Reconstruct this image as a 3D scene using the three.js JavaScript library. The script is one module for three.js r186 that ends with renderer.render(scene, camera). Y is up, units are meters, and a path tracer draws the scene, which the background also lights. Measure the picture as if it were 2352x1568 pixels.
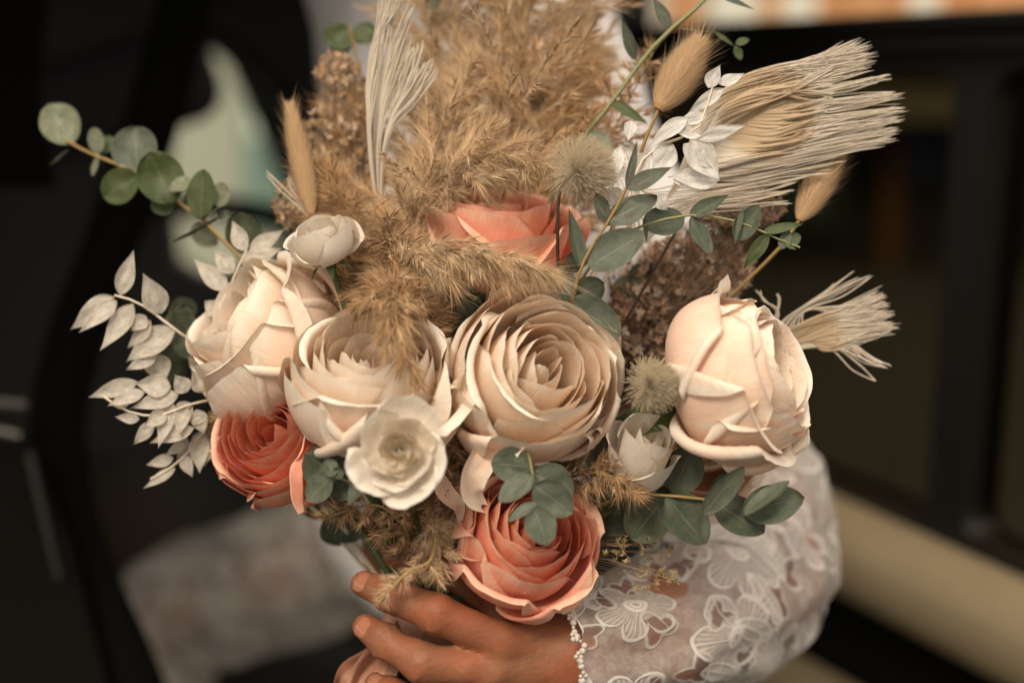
import * as THREE from 'three';
import { mergeGeometries, mergeVertices } from 'three/addons/utils/BufferGeometryUtils.js';
import { ImprovedNoise } from 'three/addons/math/ImprovedNoise.js';
import { RoundedBoxGeometry } from 'three/addons/geometries/RoundedBoxGeometry.js';

// ---------------------------------------------------------------- camera, sky, sun, exposure
const scene = new THREE.Scene();
const F = 3320;                                     // focal length in units of the 2352 x 1568 working grid
const PITCH = -0.187;
const camera = new THREE.PerspectiveCamera(2 * Math.atan(784 / F) * 180 / Math.PI, 1.5, 0.05, 200);
camera.position.set(0, 1.35, 0.6);
camera.rotation.set(PITCH, 0, 0);
camera.focus = 0.598;
camera.userData.fStop = 3.0;
camera.updateMatrixWorld(true);

// overcast street daylight: brighter overhead than at the horizon, warm white
{
  const w = 128, h = 64, a = new Float32Array(w * h * 4);
  for (let j = 0; j < h; j++) for (let i = 0; i < w; i++) {
    const el = ((j + 0.5) / h - 0.5) * Math.PI, s = Math.max(0, Math.sin(el));
    const l = el > 0 ? 0.3 + 0.74 * s : 0.045, k = (j * w + i) * 4;
    a[k] = l * 1.0; a[k + 1] = l * 0.92; a[k + 2] = l * 0.83; a[k + 3] = 1;
  }
  const t = new THREE.DataTexture(a, w, h, THREE.RGBAFormat, THREE.FloatType);
  t.mapping = THREE.EquirectangularReflectionMapping; t.magFilter = THREE.LinearFilter; t.needsUpdate = true;
  scene.background = t; scene.environment = t;
}
const sun = new THREE.DirectionalLight(0xfff0dc, 1.25);
sun.position.set(-1.0, 3.9, 2.5); sun.target.position.set(0, 1.2, 0);
sun.castShadow = true; sun.shadow.radius = 34; sun.shadow.mapSize.set(2048, 2048);
sun.shadow.camera.left = sun.shadow.camera.bottom = -3; sun.shadow.camera.right = sun.shadow.camera.top = 3;
scene.add(sun, sun.target);
const renderer = new THREE.WebGLRenderer({ antialias: true });
renderer.toneMapping = THREE.LinearToneMapping;
renderer.toneMappingExposure = 2.1;
renderer.shadowMap.enabled = true;

// ---------------------------------------------------------------- helpers
const V = (x, y, z) => new THREE.Vector3(x, y, z);
const Q = camera.quaternion.clone();
const C = (x, y, d) => V((x - 1176) * d / F, -(y - 784) * d / F, -d).applyQuaternion(Q).add(camera.position);   // a pixel of the photograph and a distance -> a point
const dirW = (x, y, z) => V(x, y, z).normalize().applyQuaternion(Q);
const px = (n, d = 0.6) => n * d / F;               // n pixels at distance d, in metres
const rng = (s) => { let a = s * 2654435761 | 0; return () => { a = (a + 0x6d2b79f5) | 0; let t = Math.imul(a ^ (a >>> 15), 1 | a); t = (t + Math.imul(t ^ (t >>> 7), 61 | t)) ^ t; return ((t ^ (t >>> 14)) >>> 0) / 4294967296; }; };
const perlin = new ImprovedNoise();
const N3 = (x, y, z) => perlin.noise(x, y, z);
const mix = (a, b, t) => a + (b - a) * t;
const sst = (a, b, x) => { const t = Math.min(1, Math.max(0, (x - a) / (b - a))); return t * t * (3 - 2 * t); };
const taken = {};
function numbered(n) { taken[n] = (taken[n] || 0) + 1; return taken[n] === 1 ? n : n + '_' + String(taken[n] - 1).padStart(3, '0'); }
function thing(name, label, category, pos, group) {
  const o = new THREE.Group(); o.name = numbered(name); if (pos) o.position.copy(pos);
  o.userData = { label, category }; if (group) o.userData.group = group;
  scene.add(o); return o;
}
function add(name, geo, mat, parent, label) {
  const m = new THREE.Mesh(geo, mat); m.name = name; m.castShadow = m.receiveShadow = true;
  if (label) m.userData.label = label;
  parent.add(m); return m;
}
// geometry given in world coordinates, put under a thing that stands at its own base
function addW(name, geo, mat, root, label) { geo.translate(-root.position.x, -root.position.y, -root.position.z); return add(name, geo, mat, root, label); }
function structure(name, geo, mat) { const m = add(name, geo, mat, scene); m.userData.kind = 'structure'; return m; }
const mat = (o) => new THREE.MeshPhysicalMaterial({ side: THREE.DoubleSide, roughness: 0.7, ...o });
const lin = (r, g, b) => new THREE.Color().setRGB(r, g, b);
const srgb = (r, g, b) => new THREE.Color().setRGB(r / 255, g / 255, b / 255, THREE.SRGBColorSpace);
function texture(w, h, f, colour = true, repeat) {
  const a = new Uint8Array(w * h * 4);
  for (let j = 0; j < h; j++) for (let i = 0; i < w; i++) {
    const c = f((i + 0.5) / w, (j + 0.5) / h), k = (j * w + i) * 4;
    for (let n = 0; n < 3; n++) a[k + n] = Math.max(0, Math.min(255, c[n] * 255));
    a[k + 3] = 255;
  }
  const t = new THREE.DataTexture(a, w, h); if (colour) t.colorSpace = THREE.SRGBColorSpace;
  t.magFilter = THREE.LinearFilter; t.minFilter = THREE.LinearMipmapLinearFilter; t.generateMipmaps = true;
  t.wrapS = t.wrapT = THREE.RepeatWrapping; if (repeat) t.repeat.set(repeat[0], repeat[1]); t.needsUpdate = true; return t;
}
const curve = (pts) => new THREE.CatmullRomCurve3(pts, false, 'centripetal');
// tapered tube along points
function tube(pts, r0, r1, seg = 24, rad = 8) {
  const c = pts.isCurve || pts.getPointAt ? pts : curve(pts), g = new THREE.TubeGeometry(c, seg, 1, rad, false), p = g.attributes.position, q = V();
  for (let i = 0; i <= seg; i++) { c.getPointAt(i / seg, q); const r = typeof r0 === 'function' ? r0(i / seg) : mix(r0, r1, i / seg);
    for (let j = 0; j <= rad; j++) { const k = i * (rad + 1) + j; p.setXYZ(k, q.x + (p.getX(k) - q.x) * r, q.y + (p.getY(k) - q.y) * r, q.z + (p.getZ(k) - q.z) * r); } }
  g.computeVertexNormals(); return g;
}
function grid(nu, nv, f, uv) {                      // f(u, v) -> Vector3, u and v in 0..1
  const P = [], U = [], I = [];
  for (let j = 0; j <= nv; j++) for (let i = 0; i <= nu; i++) { const p = f(i / nu, j / nv); P.push(p.x, p.y, p.z); const w = uv ? uv(i / nu, j / nv) : [i / nu, j / nv]; U.push(w[0], w[1]); }
  for (let j = 0; j < nv; j++) for (let i = 0; i < nu; i++) { const a = j * (nu + 1) + i, b = a + 1, c = a + nu + 1, d = c + 1; I.push(a, b, d, a, d, c); }
  const g = new THREE.BufferGeometry();
  g.setAttribute('position', new THREE.Float32BufferAttribute(P, 3)); g.setAttribute('uv', new THREE.Float32BufferAttribute(U, 2)); g.setIndex(I); g.computeVertexNormals(); return g;
}
// loose triangles with a colour each: spikelets, hairs, florets
class Bits {
  constructor() { this.p = []; this.n = []; this.c = []; }
  tri(a, b, c, n, k) {
    if ((b.y - a.y) * (c.z - a.z) * n.x - (b.z - a.z) * (c.y - a.y) * n.x + ((b.z - a.z) * (c.x - a.x) - (b.x - a.x) * (c.z - a.z)) * n.y + ((b.x - a.x) * (c.y - a.y) - (b.y - a.y) * (c.x - a.x)) * n.z < 0) { const q = b; b = c; c = q; }
    this.p.push(a.x, a.y, a.z, b.x, b.y, b.z, c.x, c.y, c.z); for (let i = 0; i < 3; i++) { this.n.push(n.x, n.y, n.z); this.c.push(k[0], k[1], k[2]); } }
  // a slender spindle of four faces each way
  spindle(a, dir, len, w, k, bend) {
    const t = V().copy(dir).normalize(), s = V().crossVectors(t, Math.abs(t.y) < 0.9 ? V(0, 1, 0) : V(1, 0, 0)).normalize(), q = V().crossVectors(t, s);
    const m = V().copy(a).addScaledVector(t, len * 0.4), e = V().copy(a).addScaledVector(t, len); if (bend) e.add(bend);
    const ring = [0, 1, 2].map((i) => { const f = i * 2.0944; return V().copy(s).multiplyScalar(Math.cos(f)).addScaledVector(q, Math.sin(f)); });
    for (let i = 0; i < 3; i++) { const r0 = ring[i], r1 = ring[(i + 1) % 3], n = V().copy(r0).add(r1).normalize();
      const u = V().copy(m).addScaledVector(r0, w / 2), v = V().copy(m).addScaledVector(r1, w / 2); this.tri(a, v, u, n, k); this.tri(u, v, e, n, k); }
  }
  // one hair: a long thin triangle pair
  hair(a, b, w, k, side) {
    const t = V().subVectors(b, a), s = V().crossVectors(t, side).normalize().multiplyScalar(w / 2), n = V().copy(side);
    this.tri(V().copy(a).add(s), V().copy(a).sub(s), b, n, k);
  }
  strand(pts, w0, w1, k) {                            // three-sided thread
    for (let i = 0; i + 1 < pts.length; i++) {
      const a = pts[i], b = pts[i + 1], t = V().subVectors(b, a).normalize(), s = V().crossVectors(t, Math.abs(t.y) < 0.9 ? V(0, 1, 0) : V(1, 0, 0)).normalize(), q = V().crossVectors(t, s);
      const wa = mix(w0, w1, i / (pts.length - 1)) / 2, wb = mix(w0, w1, (i + 1) / (pts.length - 1)) / 2;
      for (let j = 0; j < 3; j++) { const f = j * 2.0944, g = f + 2.0944, r0 = V().copy(s).multiplyScalar(Math.cos(f)).addScaledVector(q, Math.sin(f)), r1 = V().copy(s).multiplyScalar(Math.cos(g)).addScaledVector(q, Math.sin(g)), n = V().copy(r0).add(r1).normalize();
        const a0 = V().copy(a).addScaledVector(r0, wa), a1 = V().copy(a).addScaledVector(r1, wa), b0 = V().copy(b).addScaledVector(r0, wb), b1 = V().copy(b).addScaledVector(r1, wb);
        this.tri(a0, a1, b1, n, k); this.tri(a0, b1, b0, n, k); }
    }
  }
  build() { const g = new THREE.BufferGeometry(); g.setAttribute('position', new THREE.Float32BufferAttribute(this.p, 3)); g.setAttribute('normal', new THREE.Float32BufferAttribute(this.n, 3)); g.setAttribute('color', new THREE.Float32BufferAttribute(this.c, 3)); return g; }
}
// surface of a distance field (naive surface nets)
function surface(f, lo, hi, cell) {
  const nx = Math.ceil((hi.x - lo.x) / cell) + 1, ny = Math.ceil((hi.y - lo.y) / cell) + 1, nz = Math.ceil((hi.z - lo.z) / cell) + 1;
  const D = new Float32Array(nx * ny * nz), id = (i, j, k) => i + nx * (j + ny * k);
  for (let k = 0; k < nz; k++) for (let j = 0; j < ny; j++) for (let i = 0; i < nx; i++) D[id(i, j, k)] = f(lo.x + i * cell, lo.y + j * cell, lo.z + k * cell);
  const vert = new Int32Array(nx * ny * nz).fill(-1), P = [], I = [];
  for (let k = 0; k < nz - 1; k++) for (let j = 0; j < ny - 1; j++) for (let i = 0; i < nx - 1; i++) {
    let sx = 0, sy = 0, sz = 0, n = 0, mask = 0; const v = [];
    for (let c = 0; c < 8; c++) { v[c] = D[id(i + (c & 1), j + (c >> 1 & 1), k + (c >> 2))]; if (v[c] < 0) mask |= 1 << c; }
    if (mask === 0 || mask === 255) continue;
    for (let c = 0; c < 8; c++) for (let b = 1; b < 8; b <<= 1) { const e = c | b; if (e === c || (v[c] < 0) === (v[e] < 0)) continue; const t = v[c] / (v[c] - v[e]);
      sx += (c & 1) + (b === 1 ? t : 0); sy += (c >> 1 & 1) + (b === 2 ? t : 0); sz += (c >> 2) + (b === 4 ? t : 0); n++; }
    vert[id(i, j, k)] = P.length / 3; P.push(lo.x + (i + sx / n) * cell, lo.y + (j + sy / n) * cell, lo.z + (k + sz / n) * cell);
  }
  const quad = (a, b, c, d, flip) => { if (a < 0 || b < 0 || c < 0 || d < 0) return; if (flip) I.push(a, c, b, a, d, c); else I.push(a, b, c, a, c, d); };
  for (let k = 1; k < nz - 1; k++) for (let j = 1; j < ny - 1; j++) for (let i = 1; i < nx - 1; i++) {
    const d0 = D[id(i, j, k)] < 0;
    if (d0 !== D[id(i + 1, j, k)] < 0) quad(vert[id(i, j - 1, k - 1)], vert[id(i, j, k - 1)], vert[id(i, j, k)], vert[id(i, j - 1, k)], !d0);
    if (d0 !== D[id(i, j + 1, k)] < 0) quad(vert[id(i - 1, j, k - 1)], vert[id(i - 1, j, k)], vert[id(i, j, k)], vert[id(i, j, k - 1)], !d0);
    if (d0 !== D[id(i, j, k + 1)] < 0) quad(vert[id(i - 1, j - 1, k)], vert[id(i, j - 1, k)], vert[id(i, j, k)], vert[id(i - 1, j, k)], !d0);
  }
  const g = new THREE.BufferGeometry(); g.setAttribute('position', new THREE.Float32BufferAttribute(P, 3)); g.setIndex(I); g.computeVertexNormals();
  g.setAttribute('uv', new THREE.Float32BufferAttribute(new Float32Array(P.length / 3 * 2).map((_, i) => (i & 1 ? P[(i >> 1) * 3 + 1] : P[(i >> 1) * 3] + P[(i >> 1) * 3 + 2]) * 1), 2));
  return g;
}
// tapered capsules joined by a smooth minimum; bones: [ax,ay,az,ra, bx,by,bz,rb]
function field(bones, k) {
  return (x, y, z) => {
    let s = 0; 
    for (const b of bones) {
      const dx = b[4] - b[0], dy = b[5] - b[1], dz = b[6] - b[2], t = Math.min(1, Math.max(0, ((x - b[0]) * dx + (y - b[1]) * dy + (z - b[2]) * dz) / (dx * dx + dy * dy + dz * dz + 1e-12)));
      const ex = x - b[0] - dx * t, ey = y - b[1] - dy * t, ez = z - b[2] - dz * t;
      s += Math.exp(-(Math.sqrt(ex * ex + ey * ey + ez * ez) - (b[3] + (b[7] - b[3]) * t)) / k);
    }
    return -k * Math.log(s + 1e-30);
  };
}
// ---------------------------------------------------------------- the setting: street, houses, the cab
const noiseTex = (seed, a, b, s1, s2, rep) => texture(256, 256, (u, v) => { const per = (f) => N3(Math.cos(u * 6.283) * f, Math.sin(u * 6.283) * f + seed, v * f * 3) , k = 0.5 + 0.5 * (0.6 * per(s1) + 0.4 * per(s2)); return [0, 1, 2].map((n) => mix(a[n], b[n], k)); }, true, rep);
structure('street', new THREE.PlaneGeometry(80, 80).rotateX(-Math.PI / 2).translate(0, 0, -15), mat({ map: noiseTex(1, [0.2, 0.2, 0.19], [0.3, 0.29, 0.27], 4, 14, [30, 30]), roughness: 0.9 }));
const boxAt = (x0, x1, y0, y1, z0, z1, r) => { const w = x1 - x0, h = y1 - y0, d = z1 - z0; return (r ? new RoundedBoxGeometry(w, h, d, 4, r) : new THREE.BoxGeometry(w, h, d)).translate((x0 + x1) / 2, (y0 + y1) / 2, (z0 + z1) / 2); };
const plain = (r, g, b, rough = 0.7, o = {}) => mat({ color: srgb(r, g, b), roughness: rough, ...o });
{ // brick house across the street: orange piers, pale windows, dark shop front below
  const z = -9, root = thing('brick_house', 'orange brick house with pale windows across the street', 'building', V(2, 0, z));
  const brick = mat({ map: noiseTex(5, [0.70, 0.50, 0.33], [0.78, 0.59, 0.41], 3, 12, [6, 3]), roughness: 0.9 }), pale = plain(205, 205, 190, 0.35), dark = plain(40, 36, 28), olive = plain(120, 112, 84);
  const L = (g) => g.translate(-2, 0, -z);
  add('wall', L(boxAt(-3, 9, 1.55, 6, z - 0.6, z - 0.2)), brick, root); add('shop_wall', L(boxAt(-3, 9, 0, 1.55, z - 0.6, z - 0.25)), dark, root);
  for (const [x0, x1] of [[0.66, 1.0], [1.28, 1.62], [1.78, 2.0], [2.62, 2.8], [3.5, 3.9]]) { const w = add('window', L(boxAt(x0, x1, 1.62, 3.2, z - 0.19, z - 0.14)), pale, root); add('sill', L(boxAt(x0 - 0.05, x1 + 0.05, 1.555, 1.61, z - 0.19, z - 0.05)), olive, w); }
  for (const x of [1.14, 2.3, 3.1]) add('pier', L(boxAt(x - 0.09, x + 0.09, 1.56, 6, z - 0.19, z - 0.02)), brick, root);
  add('awning', L(boxAt(1.9, 3.2, 1.02, 1.2, z - 0.2, z + 0.3)), olive, root); add('shop_sign', L(boxAt(2.62, 2.9, 0.6, 1.0, z - 0.24, z - 0.1)), plain(50, 62, 96), root); add('shop_door', L(boxAt(2.5, 2.62, 0.0, 1.0, z - 0.24, z - 0.12)), plain(110, 74, 40), root);
  add('shop_window', L(boxAt(1.5, 2.2, 0.3, 0.95, z - 0.24, z - 0.12)), plain(62, 76, 66, 0.3), root);
}
{ // pale shop beyond the far window of the cab
  const z = -7, root = thing('pale_shop_front', 'pale green shop front seen through the far cab window', 'building', V(-3.4, 0, z));
  const L = (g) => g.translate(3.4, 0, -z);
  add('wall', L(boxAt(-7, -1, 0, 5, z - 0.5, z)), plain(150, 154, 134), root);
  add('shop_window', L(boxAt(-1.4, -1.05, 0.5, 1.75, z + 0.005, z + 0.05)), plain(108, 130, 116, 0.4), root);
  add('window_pane', L(boxAt(-1.28, -1.2, 0.8, 1.7, z + 0.051, z + 0.07)), plain(84, 110, 98, 0.4), root); add('notice', L(boxAt(-1.36, -1.3, 1.0, 1.4, z + 0.051, z + 0.06)), plain(190, 196, 180), root);
  add('door', L(boxAt(-2.1, -1.93, 0.3, 2.0, z + 0.005, z + 0.06)), plain(120, 96, 72), root);
}
const CAB = thing('taxi', 'dark old taxi cab with its door open, beige door trim', 'car', V(0, 0.3, -1));
const onPlane = (x, y, o, n) => { const a = camera.position, d = V().subVectors(C(x, y, 1), a); return V().copy(a).addScaledVector(d, V().subVectors(o, a).dot(n) / d.dot(n)); };
function flatShape(poly, holes, o, n, thick, bevel = 0) {   // outline of pixels laid on the plane through o with normal n, given thickness
  const u = V().crossVectors(V(0, 1, 0), n).normalize(), w = V().crossVectors(n, u), loc = ([x, y]) => { const p = onPlane(x, y, o, n).sub(o); return new THREE.Vector2(p.dot(u), p.dot(w)); };
  const s = new THREE.Shape(poly.map(loc)); for (const h of holes) s.holes.push(new THREE.Path(h.map(loc)));
  const g = new THREE.ExtrudeGeometry(s, { depth: thick, bevelEnabled: bevel > 0, bevelSize: bevel, bevelThickness: bevel, bevelSegments: 3, curveSegments: 8 });
  return g.applyMatrix4(new THREE.Matrix4().makeBasis(u, w, n)).translate(o.x - n.x * thick, o.y - n.y * thick, o.z - n.z * thick);
}
const roundPoly = (pts, r) => { const out = []; pts.forEach((p, i) => { const a = pts[(i + pts.length - 1) % pts.length], b = pts[(i + 1) % pts.length], t = (q) => { const l = Math.hypot(q[0] - p[0], q[1] - p[1]), k = Math.min(0.45, r / l); return [mix(p[0], q[0], k), mix(p[1], q[1], k)]; }, s = t(a), e = t(b); for (let j = 0; j <= 6; j++) { const f = j / 6; out.push([mix(mix(s[0], p[0], f), mix(p[0], e[0], f), f), mix(mix(s[1], p[1], f), mix(p[1], e[1], f), f)]); } }); return out; };
{
  const black = mat({ color: lin(0.008, 0.0073, 0.006), roughness: 0.34, specularIntensity: 1 }), rubber = mat({ color: lin(0.003, 0.0027, 0.002), roughness: 0.9, specularIntensity: 0.15 }), grey = mat({ color: lin(0.022, 0.02, 0.015), roughness: 0.6, map: noiseTex(9, [0.85, 0.85, 0.85], [1, 1, 1], 4, 15, [4, 4]) });
  const beige = mat({ color: lin(0.27, 0.21, 0.125), roughness: 0.36, map: noiseTex(11, [0.92, 0.92, 0.92], [1, 1, 1], 5, 17, [3, 3]) }), vinyl = mat({ color: lin(0.022, 0.02, 0.0145), roughness: 0.5, specularIntensity: 0.5, map: noiseTex(12, [0.8, 0.8, 0.8], [1, 1, 1], 6, 20, [5, 5]) }), cabGlass = mat({ color: lin(0.38, 0.355, 0.285), transmission: 1, thickness: 0, roughness: 0.02 });
  // the open door: its plane runs towards the camera
  const pA = C(1890, 1120, 1.36), pB = C(2352, 1320, 1.125), e1 = V().subVectors(pB, pA).setY(0).normalize(), n = V().crossVectors(e1, V(0, 1, 0)).normalize(); if (n.z < 0) n.negate();
  const door = new THREE.Group(); door.name = 'door'; CAB.add(door);
  const A = (name, g, m, p = door) => { g.translate(-CAB.position.x, -CAB.position.y, -CAB.position.z); return add(name, g, m, p); };
  A('window_frame', flatShape([[1300, 72], [2000, 46], [2700, 14], [2700, 1560], [1890, 1160], [1300, 905]], [roundPoly([[1345, 172], [2205, 160], [2135, 1195], [1345, 870]], 60), roundPoly([[2300, 158], [2650, 150], [2650, 1400], [2215, 1228]], 60)], pA, n, 0.03, 0.004), black);
  const rail = (name, y0, y1, r, m, out) => { const a = onPlane(1340, y0, pA, n), b = onPlane(2000, mix(y0, y1, 0.5) - 2, pA, n), c = onPlane(2700, y1, pA, n); A(name, tube(curve([a, b, c].map((p) => p.addScaledVector(n, out))), r, r, 30, 14), m); };
  rail('rain_gutter', 88, 34, 0.0085, black, 0.012); rail('frame_moulding', 128, 92, 0.008, black, 0.01);
  A('window_glass', flatShape([[1330, 160], [2215, 150], [2145, 1210], [1330, 890]], [], pA.clone().addScaledVector(n, -0.014), n, 0.004), cabGlass);
  A('window_glass', flatShape([[2290, 150], [2680, 140], [2680, 1440], [2210, 1240]], [], pA.clone().addScaledVector(n, -0.0145), n, 0.004), cabGlass);
  // beige waist rail: a moulded bar standing proud of the door
  const sec = new THREE.Shape(), W = 0.083; sec.moveTo(0, 0); sec.bezierCurveTo(0.02, 0.0, 0.036, -0.012, 0.042, -0.03); sec.bezierCurveTo(0.046, -0.05, 0.04, -0.075, 0.02, -W); sec.lineTo(0, -W); sec.lineTo(0, 0);
  const bar = (name, x0, y0, x1, y1, k, m) => { let a = onPlane(x0, y0, pA, n), b = onPlane(x1, y1, pA, n), ex = V().subVectors(b, a); const len = ex.length(); ex.normalize(); { const u0 = V().crossVectors(n, ex); if (u0.y < 0) u0.negate(); if (V().crossVectors(u0, ex).dot(n) < 0) { const q = a; a = b; b = q; ex.negate(); } } const up = V().crossVectors(n, ex).normalize(); if (up.y < 0) up.negate(); const out = V().crossVectors(up, ex); const g = new THREE.ExtrudeGeometry(sec, { depth: len, bevelEnabled: false, curveSegments: 16 }); g.scale(k, k, 1); g.applyMatrix4(new THREE.Matrix4().makeBasis(out, up, ex)).translate(a.x, a.y, a.z); A(name, g, m); };
  bar('waist_rail', 1640, 1008, 2700, 1474, 1, beige);
  A('door_panel', flatShape([[1500, 1130], [2700, 1640], [2700, 2600], [1500, 2200]], [], pA.clone().addScaledVector(n, -0.004), n, 0.04), rubber);
  bar('door_pocket', 1560, 1345, 2700, 1990, 0.9, beige);
  // the body behind: roof, floor, far side with a window, rear panel, pillars
  const shell = grey;
  { const s = new THREE.Shape([[-2.2, -1.45], [-1.2, -0.72], [-0.7, -0.3], [-0.42, -0.08], [0.0, 0.3], [0.42, 0.6], [0.42, 2.4], [-2.2, 2.4]].map((p) => new THREE.Vector2(p[0], p[1]))); A('roof', new THREE.ExtrudeGeometry(s, { depth: 0.1, bevelEnabled: true, bevelSize: 0.02, bevelThickness: 0.02, bevelSegments: 3 }).rotateX(-Math.PI / 2).translate(0, 1.68, 0), black); } A('floor', boxAt(-2.4, 0.6, 0.25, 0.32, -2.4, -0.5), rubber);  // unseen roof; its slanted front edge is shaped to shade the skirt
  const fo = C(560, 300, 2.35), fn = V(0, 0, 1);
  A('far_side', flatShape([[-900, -400], [1500, -400], [1500, 2600], [-900, 2600]], [[[410, 180], [445, 122], [485, 116], [525, 150], [585, 280], [650, 430], [668, 520], [620, 590], [470, 640], [400, 600], [390, 500], [366, 440], [392, 260]], roundPoly([[668, 225], [800, 215], [800, 300], [690, 300]], 20)], fo, fn, 0.05), shell);
  A('window_bar', tube([C(330, 470, 2.2), C(520, 478, 2.2), C(680, 505, 2.2)], 0.02, 0.02, 16, 10), rubber);
  A('partition', boxAt(-2.4, -1.02, 0.3, 1.75, -1.62, -1.56, 0.02), rubber);
  A('pillar', tube([C(455, -120, 1.15), C(410, 60, 1.14), C(345, 290, 1.12), C(255, 560, 1.1), C(165, 800, 1.08), C(130, 1000, 1.06), C(175, 1250, 1.05), C(280, 1500, 1.04), C(360, 1700, 1.04)], 0.021, 0.021, 50, 16), rubber);
  A('headrest', new RoundedBoxGeometry(0.24, 0.12, 0.09, 5, 0.04).rotateZ(0.3).translate(...C(275, 215, 1.75).toArray()), mat({ color: lin(0.03, 0.027, 0.03), roughness: 0.7, specularIntensity: 0.4 }));
  A('seat_back', new RoundedBoxGeometry(0.4, 0.22, 0.12, 5, 0.05).rotateX(-0.2).rotateZ(-0.75).translate(...C(770, 120, 2.1).toArray()), vinyl);
  A('seat_cushion', new RoundedBoxGeometry(0.55, 0.14, 0.5, 5, 0.05).rotateZ(-0.22).translate(...C(520, 1330, 1.9).toArray()), vinyl);
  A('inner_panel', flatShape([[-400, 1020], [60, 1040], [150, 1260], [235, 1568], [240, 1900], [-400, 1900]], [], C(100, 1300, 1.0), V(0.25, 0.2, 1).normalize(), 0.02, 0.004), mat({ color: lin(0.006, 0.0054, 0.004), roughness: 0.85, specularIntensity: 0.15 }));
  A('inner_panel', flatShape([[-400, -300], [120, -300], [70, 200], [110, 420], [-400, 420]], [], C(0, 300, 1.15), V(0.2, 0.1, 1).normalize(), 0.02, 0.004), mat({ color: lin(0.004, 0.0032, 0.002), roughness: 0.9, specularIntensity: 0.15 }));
  const chrome = mat({ color: lin(0.1, 0.093, 0.08), metalness: 1, roughness: 0.45 });
  A('door_handle', tube([C(-120, 985, 0.98), C(0, 990, 0.98), C(48, 1000, 0.98)], 0.0055, 0.004, 14, 10), chrome);
  A('trim_strip', tube([C(-120, 925, 1.0), C(0, 925, 1.0), C(60, 930, 1.0)], 0.004, 0.003, 14, 10), mat({ color: lin(0.1, 0.09, 0.075), roughness: 0.5 }));
  A('trim_strip', tube([C(66, 1040, 0.99), C(98, 1180, 0.99), C(135, 1330, 0.99)], 0.003, 0.002, 14, 10), mat({ color: lin(0.02, 0.018, 0.015), roughness: 0.6 }));
}
// ---------------------------------------------------------------- petals and roses
// Petal paint: fine veins that fork towards the rim, blotches, a paler uneven rim.
function petalTexture(seed, base, rim, vein, rimWidth) {
  return texture(256, 256, (u, v) => {
    const x = u * 2 - 1, fan = x * (1.25 - 0.45 * v);
    const ve = Math.pow(1 - Math.abs(N3(fan * 26 + seed, v * 2.2, seed)), 9) * 0.7 + Math.pow(1 - Math.abs(N3(fan * 58, v * 5, seed + 3)), 8) * 0.3;
    const edge = Math.max(v, 0.55 + 0.42 * Math.pow(Math.abs(x), 3)) + 0.13 * N3(u * 7, v * 5, seed + 9) + 0.07 * N3(u * 22, v * 9, seed + 5);
    const r = sst(1 - rimWidth, 1.02, edge), bl = 0.5 + 0.5 * N3(u * 5, v * 5, seed + 20) + 0.25 * N3(u * 40, v * 40, seed), sp = N3(u * 90, v * 90, seed + 7) > 0.62 ? 0.06 : 0;
    const brown = sst(0.985, 1.0, v + 0.012 * N3(u * 30, 1, seed)) * sst(0.0, 0.3, N3(u * 9, 2, seed + 30));
    return [0, 1, 2].map((n) => { let c = mix(base[n], rim[n], r); c *= 0.97 + 0.05 * (bl - 0.5) - 0.045 * ve * vein - sp * [0.3, 0.6, 1][n]; return mix(c, [0.72, 0.55, 0.36][n], brown * 0.55) ; });
  });
}
const veinBump = texture(256, 256, (u, v) => { const x = (u * 2 - 1) * (1.25 - 0.45 * v); const k = 0.5 + 0.35 * N3(x * 24, v * 2, 4.2) + 0.2 * N3(x * 60, v * 6, 1.2) + 0.15 * N3(u * 60, v * 60, 9); return [k, k, k]; }, false);
const petalMat = (seed, base, rim, vein, rw, through = 0.24) => mat({ map: petalTexture(seed, base, rim, vein, rw), bumpMap: veinBump, bumpScale: 0.0002, roughness: 0.62, transmission: through, thickness: 0, sheen: 0.25, sheenRoughness: 0.6, specularIntensity: 0.5 });
const PAL = {
  cream: [petalMat(1, [0.99, 0.895, 0.79], [0.99, 0.945, 0.875], 0.8, 0.3), petalMat(2, [0.99, 0.88, 0.765], [0.99, 0.945, 0.875], 0.8, 0.36), petalMat(3, [0.99, 0.87, 0.765], [0.985, 0.94, 0.865], 1, 0.42)],  // first, inner set slightly paler, standing in for light bounced between petals
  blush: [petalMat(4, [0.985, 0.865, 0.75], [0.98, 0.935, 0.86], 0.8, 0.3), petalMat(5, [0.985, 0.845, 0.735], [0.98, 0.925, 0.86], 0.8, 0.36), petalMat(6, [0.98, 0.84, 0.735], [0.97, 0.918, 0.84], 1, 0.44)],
  coral: [petalMat(7, [0.985, 0.64, 0.50], [0.985, 0.78, 0.65], 1.2, 0.26), petalMat(8, [0.985, 0.64, 0.51], [0.985, 0.78, 0.66], 1.2, 0.26), petalMat(9, [0.985, 0.67, 0.55], [0.985, 0.80, 0.68], 1.2, 0.3)],
  white: [petalMat(10, [0.94, 0.885, 0.79], [0.94, 0.90, 0.84], 0.7, 0.3), petalMat(11, [0.94, 0.89, 0.81], [0.945, 0.905, 0.845], 0.7, 0.3), petalMat(12, [0.945, 0.90, 0.83], [0.945, 0.905, 0.845], 0.7, 0.3)],
};
const greenStem = mat({ color: srgb(74, 88, 48), roughness: 0.6, map: texture(64, 256, (u, v) => { const k = 0.85 + 0.15 * N3(u * 6, v * 40, 3) + 0.1 * N3(u * 20, v * 90, 8); return [k, k, k * 0.95]; }) });
const sepalMat = mat({ color: srgb(88, 104, 52), roughness: 0.65, transmission: 0.15, thickness: 0 });

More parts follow.
